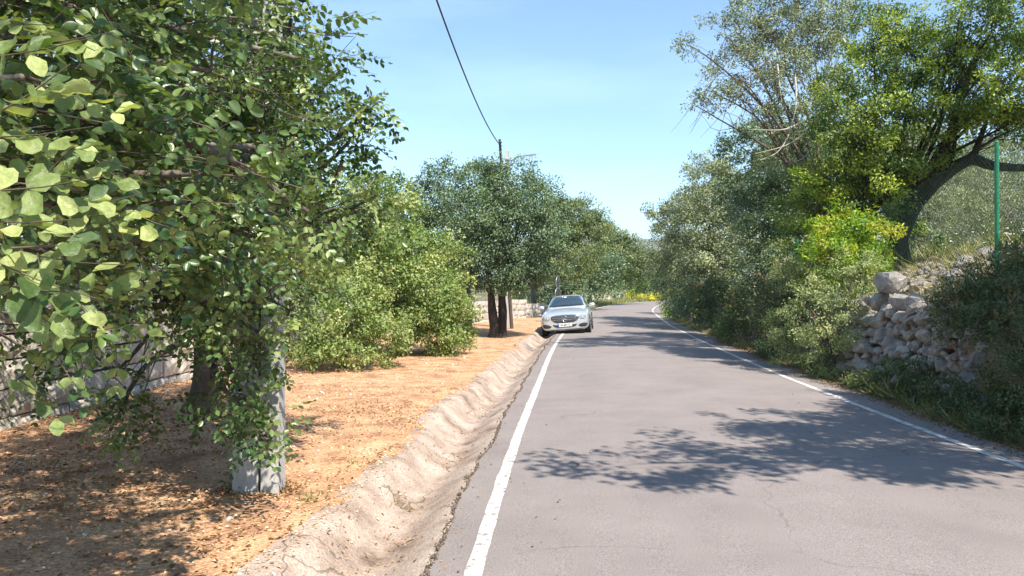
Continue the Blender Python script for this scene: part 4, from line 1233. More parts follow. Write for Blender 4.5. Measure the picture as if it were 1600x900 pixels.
tree('carob_tree', 'dark carob standing behind and left of the twin trunk tree, slim trunk', 'tree', (-1.75, 30.5, 0),
     [blob(690, 305, 30, 1.25), blob(652, 325, 30, 1.0), blob(700, 370, 30, 1.4), blob(662, 385, 30.5, 1.2), blob(735, 300, 31, 1.1), blob(632, 345, 31, .75), blob(722, 440, 30, .7), blob(680, 275, 30.5, .45)],
     M['leaf_carob'], per=40, lpc=32, size=.085, tmpl=K, clump_r=.25, trunk_r=.13, fork=1.5, twig_n=7)
rs(25)
tree('oak_tree', 'paler green evergreen oak overhanging the car roof beyond the wall', 'tree', (1.3, 47.5, 0),
     [blob(880, 352, 43, 1.4), blob(908, 338, 44, 1.1), blob(892, 400, 42, 1.25), blob(920, 375, 44, 1.1), blob(872, 425, 41, .75, .7, .5), blob(905, 425, 42, .8, .7, .45), blob(930, 358, 46, .8), blob(855, 380, 44, 1.2), blob(905, 318, 44.5, .45)],
     M['leaf_mid'], per=34, lpc=34, size=.10, tmpl=K, clump_r=.30, trunk_r=.2, fork=1.4, twig_n=6)
rs(26)
tree('oak_tree', 'shaded oak with low skirts directly behind the parked car', 'tree', (4.0, 55, 0),
     [blob(905, 430, 54, 1.8, 1.5, 1.6), blob(870, 440, 53, 1.6, 1.5, 1.5), blob(835, 430, 54, 2.0), blob(935, 420, 56, 1.5), blob(890, 460, 53, 1.0, 1, .8), blob(935, 445, 55, .9)],
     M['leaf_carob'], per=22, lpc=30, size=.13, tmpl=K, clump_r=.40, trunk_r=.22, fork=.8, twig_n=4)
rs(27)
tree('oak_tree', 'oak with a ragged top left of the gap where the far hill shows', 'tree', (6.8, 68, 0),
     [blob(950, 385, 66, 1.8), blob(972, 395, 67, 1.5), blob(940, 415, 65, 1.7), blob(985, 412, 68, 1.5), blob(962, 430, 66, 1.5, 1.3, 1.0), blob(945, 368, 66.5, .8), blob(975, 372, 67, .55), blob(1000, 432, 70, 1.1)],
     M['leaf_mid'], per=20, lpc=30, size=.14, tmpl=K, clump_r=.42, trunk_r=.22, fork=1.2, twig_n=5)
rs(28)
for (px, py, d, rr_, lab) in [(1000, 425, 106, 3.0, 'distant bushy tree at the centre of the bend'), (1035, 420, 112, 3.4, 'distant bushy tree just right of the bend centre'), (962, 425, 118, 3.2, 'distant tree low behind the ragged oak'), (1075, 410, 105, 4.0, 'distant tree mostly behind the right roadside trees'), (1020, 412, 165, 3.6, 'farthest treetop under the hill line'), (950, 408, 175, 3.6, 'far treetop showing left of the hill gap')]:
    p = at(px, py, d)
    tree('scrub_tree', lab, 'tree', (p.x, p.y, 0), [(p, (rr_, rr_, rr_ * .7)), (p + Vector((-rr_ * .7, -1, -rr_ * .4)), rr_ * .65), (p + Vector((rr_ * .8, -1, -rr_ * .3)), rr_ * .6), (p + Vector((0, -1.5, -rr_ * .9)), (rr_ * .8, rr_ * .8, rr_ * .5))],
         M['leaf_mid'] if px != 1035 else M['leaf_olive'], per=5.5, lpc=30, size=.24, tmpl=K, clump_r=.85, trunk_r=.25, fork=1.0, twig_n=3, limb_share=.3)
rs(29)
tree('lime_shrub', 'fresh lime green shrub at the far bend beside the green post', 'shrub', (13.2, 85, 0), [blob(985, 442, 84, 1.5, 1.2, 1.2), blob(970, 448, 85, 1.0), blob(1000, 452, 84, .9, .9, .6)], M['leaf_lime'], per=16, lpc=26, size=.15, clump_r=.35, trunk_r=.06, fork=.3, twig_n=4)
tree('scrub_shrub', 'dull green shrub behind the yellow flowers at the bend', 'shrub', (17.5, 88, 0), [blob(1020, 440, 87, 1.7, 1.2, 1.3), blob(1045, 445, 88, 1.6, 1.2, 1.2)], M['leaf_mid'], per=14, lpc=26, size=.16, clump_r=.4, trunk_r=.06, fork=.3, twig_n=4)
for (px, py, d, r_, lab) in [(992, 462, 82, .75, 'yellow flowering broom nearest the pale low wall'), (1012, 460, 83.5, .95, 'yellow flowering broom in the middle of the bend'), (1030, 459, 84.5, .8, 'yellow flowering broom touching the right roadside bushes')]:
    p = at(px, py, d)
    tree('broom_shrub', lab, 'shrub', (p.x, p.y, 0), [(p, (r_ * 1.1, r_, r_ * .7)), (p + Vector((r_, 0, -.3)), r_ * .6)], M['leaf_gorse'], per=20, lpc=26, size=.11, clump_r=.28, trunk_r=.04, fork=.2, twig_n=4)

# right side, from far to near
rs(31)
tree('olive_tree', 'grey green wild olive leaning over the road at the right of the sky gap', 'tree', (9.7, 38, 0),
     [blob(1072, 345, 38, 1.2), blob(1046, 355, 39, .9), blob(1030, 345, 39, .45), blob(1015, 332, 39.5, .28, .3, .2), blob(1060, 395, 37.5, 1.2), blob(1045, 420, 38, .9), blob(1062, 440, 37, .9), blob(1080, 400, 37, 1.3), blob(1095, 320, 38.5, .9), blob(1055, 315, 40, .4)],
     M['leaf_olive'], per=36, lpc=32, size=.085, tmpl=K, clump_r=.27, trunk_r=.16, fork=1.0, twig_n=8)
rs(32)
tree('olive_tree', 'tall pale wild olive with a knobbly top above the roadside thicket', 'tree', (10.2, 32, 0),
     [blob(1108, 268, 33, .95), blob(1122, 300, 32, 1.15), blob(1090, 318, 33, .8), blob(1150, 310, 32, 1.2), blob(1112, 350, 31, 1.3), blob(1150, 370, 31, 1.2), blob(1085, 365, 31.5, .9), blob(1115, 410, 30.5, 1.1), blob(1150, 420, 30, 1.0), blob(1120, 250, 33.5, .5), blob(1090, 430, 30.5, .7)],
     M['leaf_olive'], per=42, lpc=34, size=.075, tmpl=K, clump_r=.24, trunk_r=.18, fork=1.2, twig_n=8)
rs(33)
tree('oak_tree', 'dark shaded evergreen oak hung with ivy in the middle of the right thicket', 'tree', (8.9, 24, 0),
     [blob(1190, 245, 24, 1.2), blob(1232, 290, 23.5, 1.3), blob(1190, 320, 24, 1.0), blob(1215, 380, 22.5, 1.15), blob(1270, 340, 22.5, 1.2), blob(1195, 430, 22, .8), blob(1240, 430, 21.5, .9), blob(1168, 290, 24.5, .8), blob(1285, 260, 23, 1.1), blob(1220, 210, 24, .9), blob(1160, 230, 24.5, .6)],
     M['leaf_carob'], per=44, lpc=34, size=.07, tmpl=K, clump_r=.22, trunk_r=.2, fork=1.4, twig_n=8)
rs(34)
sp = [blob(1135, 55, 16.5, .62), blob(1185, 35, 17, .7), blob(1235, 45, 17.2, .8), blob(1290, 40, 17.4, .9), blob(1150, 115, 16.3, .55), blob(1205, 110, 16.5, .75), blob(1265, 115, 16.8, .85), blob(1165, 170, 16.2, .42), blob(1105, 140, 16, .40), blob(1088, 165, 16, .24, .2, .18),
      (at(1078, 70, 16.2), (.34, .3, .14)), blob(1300, 170, 17, .8), blob(1240, 190, 16.6, .6), blob(1200, 10, 17, .8), blob(1270, 0, 17.4, 1.0), blob(1340, 10, 17.6, .8), blob(1220, 235, 16.8, .5)]
R2, B2_, C2_, _ = tree('olive_tree', 'tall sparse olive with hanging bare twigs showing sky through its crown', 'tree', (7.7, 19.2, 0), push(sp),
     M['leaf_olive'], per=36, lpc=36, size=.066, tmpl=leaf_kite(.46, .08), clump_r=.19, trunk_r=.15, fork=2.4, twig_n=24, twig_r=.009, barkmat=M['twig'], shell=.3, rnd=.9, dens=2.0, grow=1.15, limb_r=.3)
def bare_branch(root, B, pts, r0=.022, r1=.005, name='dead_branch', mat=None, sides=5):
    P = np.array([tuple(at(p[0], p[1], p[2] * PUSH)) for p in pts]) - B
    r0 *= PUSH
    t = np.linspace(0, 1, len(P)); u = np.linspace(0, 1, len(P) * 4)
    # smooth
    Q = np.stack([np.interp(u, t, P[:, k]) for k in range(3)], 1)
    for _ in range(3): Q[1:-1] = (Q[:-2] + 2 * Q[1:-1] + Q[2:]) / 4
    T = Tubes(); T.add(Q, np.linspace(r0, r1, len(Q)), sides)
    return link(name, T.mesh(name), mat or M['paletwig'], root)
for pts in [[(1243, 120, 15.6), (1246, 165, 15.4), (1232, 215, 15.2), (1215, 240, 15.1), (1188, 250, 15.0)],
            [(1330, 108, 15.3), (1300, 125, 15.1), (1275, 150, 15), (1276, 205, 14.9), (1262, 245, 14.8), (1240, 254, 14.8)],
            [(1290, 160, 15.3), (1262, 205, 15), (1230, 228, 15), (1180, 240, 14.9)], [(1255, 190, 15.3), (1225, 204, 15), (1170, 202, 15)],
            [(1310, 130, 15.2), (1292, 112, 15.1), (1282, 128, 15)], [(1345, 112, 15.3), (1325, 118, 15), (1308, 150, 15)],
            [(1318, 60, 16), (1330, 80, 15.8), (1345, 105, 15.6), (1352, 60, 15.6)], [(1215, 100, 16), (1219, 135, 15.8), (1222, 160, 15.8)]]:
    bare_branch(R2, B2_, pts)
for k in range(26):
    x0 = random.uniform(1110, 1230); y0 = random.uniform(60, 150)
    dx = random.uniform(-70, -15); dy = random.uniform(35, 75)
    bare_branch(R2, B2_, [(x0, y0, 16.2), (x0 + dx * .4, y0 + dy * .35, 16), (x0 + dx * .8, y0 + dy * .8, 15.9), (x0 + dx * 1.1, y0 + dy * 1.1, 15.9)], .009, .003, 'bare_twig', M['twig'], 3)

rs(35)
R4, B4_, _, _ = tree('evergreen_tree', 'dark spreading tree with a thick leaning trunk behind the green fence', 'tree', (8.65, 17.1, 0),
     push([blob(1500, 25, 13, .55), blob(1550, 50, 13, .7), blob(1530, 120, 13, .65), blob(1590, 110, 13, .8), blob(1555, 185, 13.4, .45, .4, .38), blob(1485, 75, 13.4, .38), blob(1500, 160, 13.6, .35), blob(1645, 40, 12.6, 1.2), (at(1600, 195, 13.2), (.5, .4, .33)), blob(1480, 215, 14.5, .35), blob(1640, 160, 13, .7)]),
     M['leaf_ever'], per=72, lpc=36, size=.050, tmpl=K, clump_r=.16, limb_r=.3, barkmat=M['shadebark'], trunk_r=.19, fork=.9, twig_n=14)
bare_branch(R4, B4_, [(1392, 420, 15.2), (1405, 370, 15), (1430, 318, 14.8), (1460, 285, 14.6), (1485, 245, 14.4), (1490, 190, 14.2), (1510, 130, 13.8), (1530, 80, 13.4)], .18, .05, 'limb', M['shadebark'], 12)
bare_branch(R4, B4_, [(1455, 290, 14.6), (1490, 262, 14.4), (1520, 246, 14.1), (1545, 258, 13.8), (1575, 262, 13.5), (1640, 262, 13)], .14, .06, 'limb', M['shadebark'], 10)
bare_branch(R4, B4_, [(1520, 248, 14.1), (1530, 222, 14), (1542, 190, 13.8)], .07, .04, 'limb', M['shadebark'], 8)
bare_branch(R4, B4_, [(1400, 400, 15.4), (1412, 330, 15.5), (1405, 260, 15.3), (1395, 200, 15)], .15, .06, 'limb', M['shadebark'], 10)
bare_branch(R4, B4_, [(1400, 180, 14.9), (1398, 225, 14.7), (1404, 262, 14.6), (1420, 270, 14.6)], .06, .05, 'limb', M['shadebark'], 8)
rs(36)
tree('evergreen_tree', 'full evergreen with yellow green sunlit shoots at the centre of the right hand trees', 'tree', (7.6, 16.7, 0),
     push([blob(1395, 105, 14.2, .82), blob(1445, 95, 14, .48), blob(1355, 175, 13.8, .75), blob(1425, 175, 13.8, .62), blob(1320, 235, 14.2, .7), blob(1385, 265, 14.2, .62), blob(1300, 320, 14.8, .62), blob(1440, 235, 14, .50), blob(1345, 330, 15, .7), blob(1365, 60, 14.6, .5), blob(1265, 275, 14.5, .35), blob(1410, 40, 14.6, .4), blob(1400, 330, 15.6, .5), blob(1440, 380, 16, .4), blob(1340, 290, 13.9, .5), blob(1385, 215, 13.5, .5), blob(1290, 275, 14, .4), blob(1325, 190, 14.2, .5), blob(1375, 330, 14.9, .45), blob(1270, 330, 15.4, .6), blob(1250, 390, 16, .6), blob(1440, 140, 13.7, .5), blob(1400, 60, 14.4, .5), blob(1300, 150, 15, .5)]),
     M['leaf_ever'], per=72, lpc=36, size=.050, tmpl=K, clump_r=.17, barkmat=M['shadebark'], trunk_r=.17, fork=1.1, twig_n=10, limb_r=.32)
rs(37)
tree('yellow_shrub', 'glossy yellow green shrub glowing in sunlight above the stone rubble', 'shrub', (6.75, 15.2, 0),
     [blob(1312, 372, 15, .55), blob(1350, 375, 15, .5), blob(1292, 402, 14.9, .42), blob(1368, 398, 15, .34), blob(1330, 345, 15.2, .34), blob(1386, 388, 15, .16), blob(1330, 410, 14.8, .45)],
     M['leaf_yellow'], per=120, lpc=24, size=.062, tmpl=leaf_kite(.40, .1), clump_r=.13, trunk_r=.05, fork=.3, twig_n=16, twig_r=.006)
rs(38)
tree('evergreen_shoots', 'small yellow tipped shoots low in the shaded right hand trees', 'shrub', (7.1, 18.0, 0), [blob(1245, 272, 15.6, .16), blob(1270, 280, 15.6, .18), blob(1272, 292, 15.6, .10)], M['leaf_yellow'], per=150, lpc=14, size=.06, clump_r=.09, trunk_r=.03, fork=2.4, twig_n=8, twig_r=.005)
rs(39)
tree('grey_shrub', 'silvery grey green shrub spilling from the bank to the road edge', 'shrub', (6.1, 14.6, 0),
     [blob(1295, 490, 14.4, .70), blob(1330, 440, 14.2, .52), blob(1262, 440, 15.2, .45), blob(1230, 402, 15.6, .26), blob(1215, 408, 15.6, .16), blob(1248, 500, 15.6, .62), blob(1222, 545, 16.6, .42), blob(1300, 545, 14.4, .5), blob(1335, 500, 13.7, .38), blob(1275, 568, 14.8, .36), blob(1250, 385, 15.4, .22), blob(1340, 425, 13.8, .3)],
     M['leaf_silver'], per=105, lpc=30, size=.040, tmpl=leaf_kite(.42, .08), clump_r=.13, trunk_r=.06, fork=.3, twig_n=10, twig_r=.005, barkmat=M['twig'], ztrim=.03, rnd=.5, up=.65, outw=.8, dens=2.5)
rs(40)
for (px, py, d, r_, mt, lab) in [
        (1185, 500, 18.5, .62, 'leaf_scrub', 'shaded scrub bush overhanging the white line midway up the right verge'),
        (1160, 470, 21.5, .75, 'leaf_scrub', 'dark bramble mound below the ivy clad oak'),
        (1135, 500, 23.5, .55, 'leaf_mid', 'low bush beside a bare dry tuft on the right verge'),
        (1120, 470, 27, .85, 'leaf_scrub', 'dark rounded verge bush under the tall pale olive'),
        (1095, 470, 31, .75, 'leaf_mid', 'green verge bush with shaded foot near the road curve'),
        (1075, 455, 35, .85, 'leaf_carob', 'dark bush tucked below the leaning wild olive'),
        (1052, 465, 41, .8, 'leaf_carob', 'darkest bush at the inside of the bend'),
        (1048, 485, 43, .55, 'leaf_lime', 'bright weedy bush edging the inside of the bend'),
        (1042, 450, 48, 1.2, 'leaf_carob', 'farthest shaded bush on the right verge'),
        (1235, 470, 18, .8, 'leaf_scrub', 'bush filling the shade behind the silvery shrub')]:
    p = at(px, py, d)
    p.x = max(p.x, float(redge(d)) + r_ * .55)
    p.z = max(p.z, float(ground_z(p.x, d)) + r_ * .45)
    tree('verge_bush', lab, 'bush', (p.x, d, 0), [(p, (r_, r_, r_ * .8)), (p + Vector((-.3 * r_, -.7 * r_, -.4 * r_)), r_ * .7), (p + Vector((.6 * r_, .3, .3 * r_)), r_ * .8), (p + Vector((.1, .8 * r_, -.2)), r_ * .8)],
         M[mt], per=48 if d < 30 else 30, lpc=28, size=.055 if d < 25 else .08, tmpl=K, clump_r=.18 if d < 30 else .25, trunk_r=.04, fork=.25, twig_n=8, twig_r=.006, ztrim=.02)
rs(41)
for (px, py, d, r_, mt, lab) in [
        (1600, 560, 9.3, .62, 'leaf_scrub', 'dark shaded scrub at the right frame edge below the grey rock'),
        (1520, 580, 10.2, .48, 'leaf_scrub', 'dark scrub with a few russet leaves at the foot of the bank'),
        (1628, 520, 9.5, .38, 'leaf_scrub', 'scrub climbing over the rubble beneath the fence post'),
        (1560, 552, 10.0, .42, 'leaf_scrub', 'feathery dark shrub between rubble wall and road'),
        (1455, 605, 11.0, .34, 'leaf_scrub', 'low shaded weedy bush in front of the rubble wall'),
        (1660, 640, 8.2, .6, 'leaf_scrub', 'scrub mound nearest the camera on the right verge'),
        (1385, 595, 12.0, .30, 'leaf_mid', 'small weed clump at the left foot of the rubble wall'),
        (1580, 620, 9.0, .48, 'leaf_scrub', 'dark feathery scrub on the verge below the russet leaves'),
        (1500, 635, 9.9, .36, 'leaf_scrub', 'shaded low scrub touching the asphalt below the rubble wall'),
        (1490, 562, 10.7, .26, 'leaf_scrub', 'scrub hanging over the right part of the rubble wall'),
        (1610, 670, 8.3, .40, 'leaf_scrub', 'lowest scrub clump at the right frame edge beside the asphalt'),
        (1430, 640, 10.8, .24, 'leaf_mid', 'grassy weed clump at the asphalt edge in front of the rubble wall'),
        (1345, 605, 12.6, .26, 'leaf_mid', 'weedy clump between the silvery shrub and the rubble wall'),
        (1415, 592, 11.5, .30, 'leaf_scrub', 'grassy scrub hiding the foot of the rubble wall at its left half'),
        (1468, 588, 10.9, .33, 'leaf_scrub', 'grassy scrub hiding the foot of the rubble wall at its right half')]:
    p = at(px, py, d)
    p.z = max(p.z, float(ground_z(p.x, d)) + r_ * .3)
    tree('bank_shrub', lab, 'shrub', (p.x, d, 0), [(p, (r_, r_, r_ * .8)), (p + Vector((-.5 * r_, -.5 * r_, -.5 * r_)), r_ * .7), (p + Vector((.7 * r_, .2, .1 * r_)), r_ * .7), (p + Vector((.0, .5 * r_, -.3)), r_ * .8)],
         M[mt], per=140, lpc=28, dens=3.0, size=.040, tmpl=KN, clump_r=.12, trunk_r=.03, fork=.15, twig_n=18, twig_r=.004, ztrim=.02, up=.8)
rs(42)
# slope beyond the fence
for (px, py, d, r_, lab) in [(1470, 330, 21, 1.0, 'grey leaved shrub on the slope left of the fence post'), (1540, 320, 22, 1.1, 'grey olive shrub on the slope directly behind the fence post'), (1600, 300, 22, 1.2, 'grey olive shrub on the slope at the right frame edge'), (1500, 285, 27, 1.3, 'olive bush higher on the slope under the dark branch'), (1575, 260, 29, 1.6, 'olive bush at the top of the slope right of the fence post'), (1450, 250, 30, 1.6, 'olive bush behind the leaning trunk'), (1482, 372, 25, 1.1, 'low grey shrub in the grass just right of the leaning trunk'), (1530, 366, 24, 1.0, 'low grey shrub in the grass left of the fence post foot'), (1592, 362, 25, 1.2, 'low grey shrub in the grass right of the fence post')]:
    p = at(px, py, d)
    gz = float(ground_z(p.x, d))
    p.z = max(p.z, gz + r_ * .35)
    tree('slope_shrub', lab, 'shrub', (p.x, d, 0), [(p, (r_, r_, r_ * .75)), (p + Vector((-.6 * r_, -.5, -.4 * r_)), r_ * .7), (p + Vector((.6 * r_, -.4, -.3 * r_)), r_ * .7)],
         M['leaf_olive'], per=46, lpc=28, size=.06, tmpl=KN, clump_r=.19, trunk_r=.05, fork=.3, twig_n=14, twig_r=.009, barkmat=M['paletwig'], ztrim=.02)
rs(43)
tree('olive_tree', 'large olive on the hillside closing the view behind the right hand trees', 'tree', (14, 36, 0),
     [((13, 35, 6), 2.2), ((15.5, 36, 7), 2.6), ((18, 36, 6.5), 2.6), ((20.5, 36, 7.5), 2.6), ((12.5, 34, 8.5), 1.8), ((23, 35, 7), 2.6), ((15, 33, 4.6), 2), ((19, 33, 4.8), 2)], M['leaf_olive'], per=20, lpc=32, size=.11, tmpl=K, clump_r=.36, trunk_r=.25, fork=1.2, twig_n=6)
rs(44)
tree('carob_tree', 'carob behind the garden wall glimpsed through the near leaves', 'tree', (-8.8, 17, 0),
     [((-8.5, 16.5, 3.2), 1.7), ((-7.3, 17.5, 4.2), 1.6), ((-10.2, 16, 3.8), 1.8), ((-6.6, 19, 2.9), 1.3), ((-9, 17, 5.2), 1.5), ((-12.5, 15, 3.6), 2.0)], M['leaf_carob'], per=22, lpc=34, size=.085, tmpl=K, clump_r=.28, trunk_r=.2, fork=1.2, twig_n=6)
tree('carob_tree', 'second carob behind the wall farther along, between near leaves and olive bush', 'tree', (-6.8, 26, 0),
     [((-6.5, 25.5, 3.2), 1.5), ((-5.2, 27, 3.9), 1.4), ((-8.2, 26, 4.0), 1.7), ((-4.6, 28, 2.9), 1.2)], M['leaf_carob'], per=22, lpc=32, size=.09, tmpl=K, clump_r=.28, trunk_r=.18, fork=1.2, twig_n=6)
rs(45)
# the tree beside the camera whose shade falls over the road
tree('carob_tree', 'roadside tree right of the camera shading the near road and bank', 'tree', (8.8, 4.2, 0),
     [((6.7, 4.7, 5.3), (1.5, 1.2, .8)), ((5.1, 4.1, 5.3), (1.2, .8, .5)), ((3.6, 3.5, 5.2), (.8, .45, .3)), ((8.4, 5.6, 5.2), (1.5, 1.2, .9)), ((7.6, 6.6, 4.9), (1.0, .9, .6)), ((9.8, 6.2, 4.9), (1.3, 1.2, .9)), ((5.9, 5.4, 5.6), (.9, .7, .4)), ((9.3, 3.9, 4.2), 1.5), ((6.4, 3.2, 5.7), (1.2, .7, .5)),
      ((8.6, 7.6, 4.8), (1.1, 1.1, .9)), ((10.2, 8.6, 5.0), (1.4, 1.3, 1.0)), ((7.1, 5.7, 5.0), (.9, .8, .5)), ((8.0, 4.3, 6.2), (1.3, 1.0, .6)), ((7.7, 7.6, 4.4), (.8, .7, .5)), ((7.45, 8.2, 4.1), (.5, .6, .5)), ((7.5, 9.0, 4.1), (.5, .6, .5))],  # last two lobes, out of view, added to shade the rubble wall face
     M['leaf_carob'], per=62, lpc=28, size=.085, tmpl=K, clump_r=.22, trunk_r=.24, fork=2.2, twig_n=8)

# ------------------------------------------------------------------ ground cover
def scatter(name, tmpl, x, y, size, mat, label, dz=.0, tilt=.45, upright=False, cat=None, clump=None, lean=.35, parent=None):
    n = len(x)
    z = ground_z(x, y)
    t_ = ledge(y) - x; inside = (t_ > 0) & (t_ < gutwidth(y) + .10)
    z = np.where(inside, np.maximum(z, gutter_z(x, y)), z) + dz
    P = np.stack([x, y, z], 1)
    if upright:
        Dr = np.stack([rng.normal(0, lean, n), rng.normal(0, lean, n), np.ones(n)], 1); Nn = rdir(n) * np.array([1, 1, .1])
    else:
        Dr = rdir(n) * np.array([1, 1, .25]); Nn = np.array([0, 0, 1]) + rdir(n) * tilt
    me = inst(name, tmpl, P, frames(Dr, Nn), size, rng.random(n) if clump is None else clump)
    o = link(name, me, mat, parent)
    tag(o, label, None, None, 'stuff')
    return o
rs(50)
n = 42000
y = 3.2 + 26 * rng.random(n) ** 1.7
x = ledge(y) - gutwidth(y) + .02 - (5.2 * rng.random(n) ** .9) + np.where(rng.random(n) < .07, np.abs(rng.normal(0, .14, n)), 0)
x = np.where(rng.random(n) < .05, ledge(y) - gutwidth(y) + rng.normal(0, .09, n), x)
# a few spill over the gutter shoulder
scatter('bark_chips', leaf_kite(.55, .12), x, y, .014 + .022 * rng.random(n) ** 2, M['chip'], 'loose orange bark chips covering the ground left of the gutter', dz=.006, tilt=.7)
n = 15000
y = 3.2 + 9 * rng.random(n) ** 1.2
x = ledge(y) - gutwidth(y) - .1 - 5 * rng.random(n)
k = rng.random(n) < (.25 + .75 * (vnoise(x, y, 1.1, 60) > 0)) * np.clip(1.4 - (x + 5.5) / 4.4 * .9, .12, 1)
x, y = x[k], y[k]
scatter('fallen_leaves', leaf_oval(.6, .14), x, y, .022 + .022 * rng.random(len(x)), M['litter'], 'brown fallen carob leaves under the near trees', dz=.010, tilt=.6)
# litter in gutter, following its surface
n = 1500
y = 3.5 + 26 * rng.random(n) ** 1.4
t = np.clip(rng.normal(.55, .16, n), .05, 1)
k = (vnoise(0 * y, y, 1.7, 66) + rng.random(n) * .9) > .45
y, t = y[k], t[k]; x = ledge(y) - t * gutwidth(y)
P = np.stack([x, y, gutter_z(x, y) + .006], 1); n = len(x)
o = link('gutter_litter', inst('gutter_litter', leaf_oval(.5, .16), P, frames(rdir(n) * np.array([1, 1, .2]), np.array([0, 0, 1]) + rdir(n) * .5), .016 + .022 * rng.random(n), rng.random(n)), M['litter'])
tag(o, 'dry leaves and grit caught in the concrete gutter', kind='stuff')
P = joint(); n = len(P)
rk = rock_mesh(5, .8, 10); me = bpy.data.meshes.new('x')
tv = np.array([v.co for v in rk.vertices]); 
tf = []
for p_ in rk.polygons:
    vs = list(p_.vertices)
    for k_ in range(1, len(vs) - 1): tf.append([vs[0], vs[k_], vs[k_ + 1]])
tf = np.array(tf)
PJ = P
o = link('joint_grit', inst('joint_grit', (tv, tf), P, frames(rdir(n), rdir(n)), .012 + .026 * rng.random(n) ** 2), M['crack'])
tag(o, 'dark crumbled grit along the joint between asphalt and gutter', kind='stuff')
# pebbles in the bark
n = 230
y = 3.6 + 16 * rng.random(n) ** 1.4; x = ledge(y) - gutwidth(y) - .05 - 4.6 * rng.random(n)
P = np.stack([x, y, ground_z(x, y) + .006], 1)
o = link('pebbles', inst('pebbles', (tv, tf), P, frames(rdir(n), rdir(n)), .018 + .07 * rng.random(n) ** 4), M['pebble'])
tag(o, 'pale pebbles lying in the bark', kind='stuff')
# stray leaves and bits blown on to the asphalt and against the pole foot
n = 420
y = 4.2 + 22 * rng.random(n) ** 1.3; u = rng.random(n) ** 2.2; sd = rng.random(n) < .5
x = np.where(sd, ledge(y) + .03 + 1.2 * u, redge(y) - .03 - 1.6 * u)
P = np.stack([x, y, crown_z(x, y) + .006], 1)
o = link('road_litter', inst('road_litter', leaf_oval(.5, .16), P, frames(rdir(n) * np.array([1, 1, .2]), np.array([0, 0, 1]) + rdir(n) * .4), .012 + .022 * rng.random(n), rng.random(n)), M['litter'])
tag(o, 'stray dry leaves scattered on the asphalt near both edges', kind='stuff')
n = 700
a_ = rng.random(n) * 6.283; q_ = np.abs(rng.normal(0, .10, n))
x = -1.97 + np.cos(a_) * (.20 + q_); y = 6.0 + np.sin(a_) * (.11 + q_)
P = np.stack([x, y, ground_z(x, y) + .035 * np.exp(-q_ / .07) * rng.random(n) + .006], 1)
o = link('litter_drift', inst('litter_drift', leaf_oval(.55, .14), P, frames(rdir(n) * np.array([1, 1, .3]), np.array([0, 0, 1]) + rdir(n) * .7), .016 + .022 * rng.random(n), rng.random(n)), M['litter'])
tag(o, 'bark chips and leaves drifted against the foot of the concrete pole', kind='stuff')
# right verge litter
n = 9000
y = 5.0 + 20 * rng.random(n) ** 1.4; x = redge(y) + rng.normal(.12, .16, n)
z = np.maximum(ground_z(x, y), crown_z(x, y)) + .006
P = np.stack([x, y, z], 1)
o = link('verge_litter', inst('verge_litter', leaf_oval(.5, .16), P, frames(rdir(n) * np.array([1, 1, .2]), np.array([0, 0, 1]) + rdir(n) * .5), .018 + .022 * rng.random(n), rng.random(n)), M['litter'])
tag(o, 'brown leaf litter along the shaded right edge of the asphalt', kind='stuff')
# grass and weeds
n = 26000
y = 6.0 + 36 * rng.random(n) ** 1.5; x = redge(y) + .18 + np.abs(rng.normal(.0, .55, n))
k = (vnoise(x, y, 1.3, 70) + rng.random(n) * 1.2) > .45
x, y = x[k], y[k]
scatter('verge_grass', blade(.022, .35), x, y, .14 + .26 * rng.random(len(x)), M['grass'], 'mixed green and dry grass along the right verge and bank foot', upright=True, dz=-.01)
n = 30000
y = 11 + 20 * rng.random(n); x = redge(y) + 2.2 + 12 * rng.random(n)
k = (vnoise(x, y, .9, 71) + rng.random(n) * 1.2) > .2
x, y = x[k], y[k]
scatter('slope_grass', blade(.020, .3), x, y, .3 + .5 * rng.random(len(x)), M['grass'], 'tall seeding grass on the slope behind the fence', upright=True, dz=-.02)
n = 7000
y = 8.5 + 7 * rng.random(n); x = redge(y) + 1.4 + 1.6 * rng.random(n)
k = vnoise(x, y, 1.6, 72) > .1
x, y = x[k], y[k]
scatter('dry_tufts', blade(.02, .4), x, y, .10 + .22 * rng.random(len(x)), M['drygrass'], 'straw coloured dry tufts among the rubble stones', upright=True, lean=.6)
n = 5000
y = 57 + 32 * rng.random(n); x = ledge(y) - .3 - 3.0 * rng.random(n) ** 1.4
scatter('far_verge_grass', blade(.05, .3), x, y, .3 + .5 * rng.random(n), M['grass'], 'pale grass on the outer side of the far bend', upright=True)
# white umbels near the fence
n = 26
y = 13 + 3 * rng.random(n); x = redge(y) + 2.2 + 1.6 * rng.random(n)
T = Tubes(); bm = bmesh.new()
for a, b in zip(x, y):
    g = float(ground_z(a, b)); h = random.uniform(.35, .75)
    T.add([(a, b, g), (a + .03, b, g + h * .5), (a + .02, b, g + h)], .004, 3)
    bmesh.ops.create_icosphere(bm, subdivisions=1, radius=random.uniform(.018, .036), matrix=Matrix.Translation((a + .02, b, g + h)) @ Matrix.Diagonal((1.2, 1.2, .45, 1)))
fl = link('white_flowers', bm_mesh('white_flowers', bm), M['flower']); tag(fl, 'white umbel flowers standing in the grass left of the fence post', kind='stuff')
o = link('flower_stems', T.mesh('flower_stems'), M['grass'], fl); o['kind'] = 'stuff'
# russet leaves in the scrub
n = 260
c = [at(1590, 525, 9.2), at(1500, 560, 10.2), at(1560, 600, 9.3)]
P = np.concatenate([np.array(tuple(q)) + rng.normal(0, .10, (n // 3, 3)) for q in c]); n = len(P)
o = link('russet_leaves', inst('russet_leaves', K, P, frames(rdir(n), rdir(n)), .035 + .02 * rng.random(n), rng.random(n)), M['redleaf'])
tag(o, 'russet leaves of a dying shrub in the shaded bank', kind='stuff')
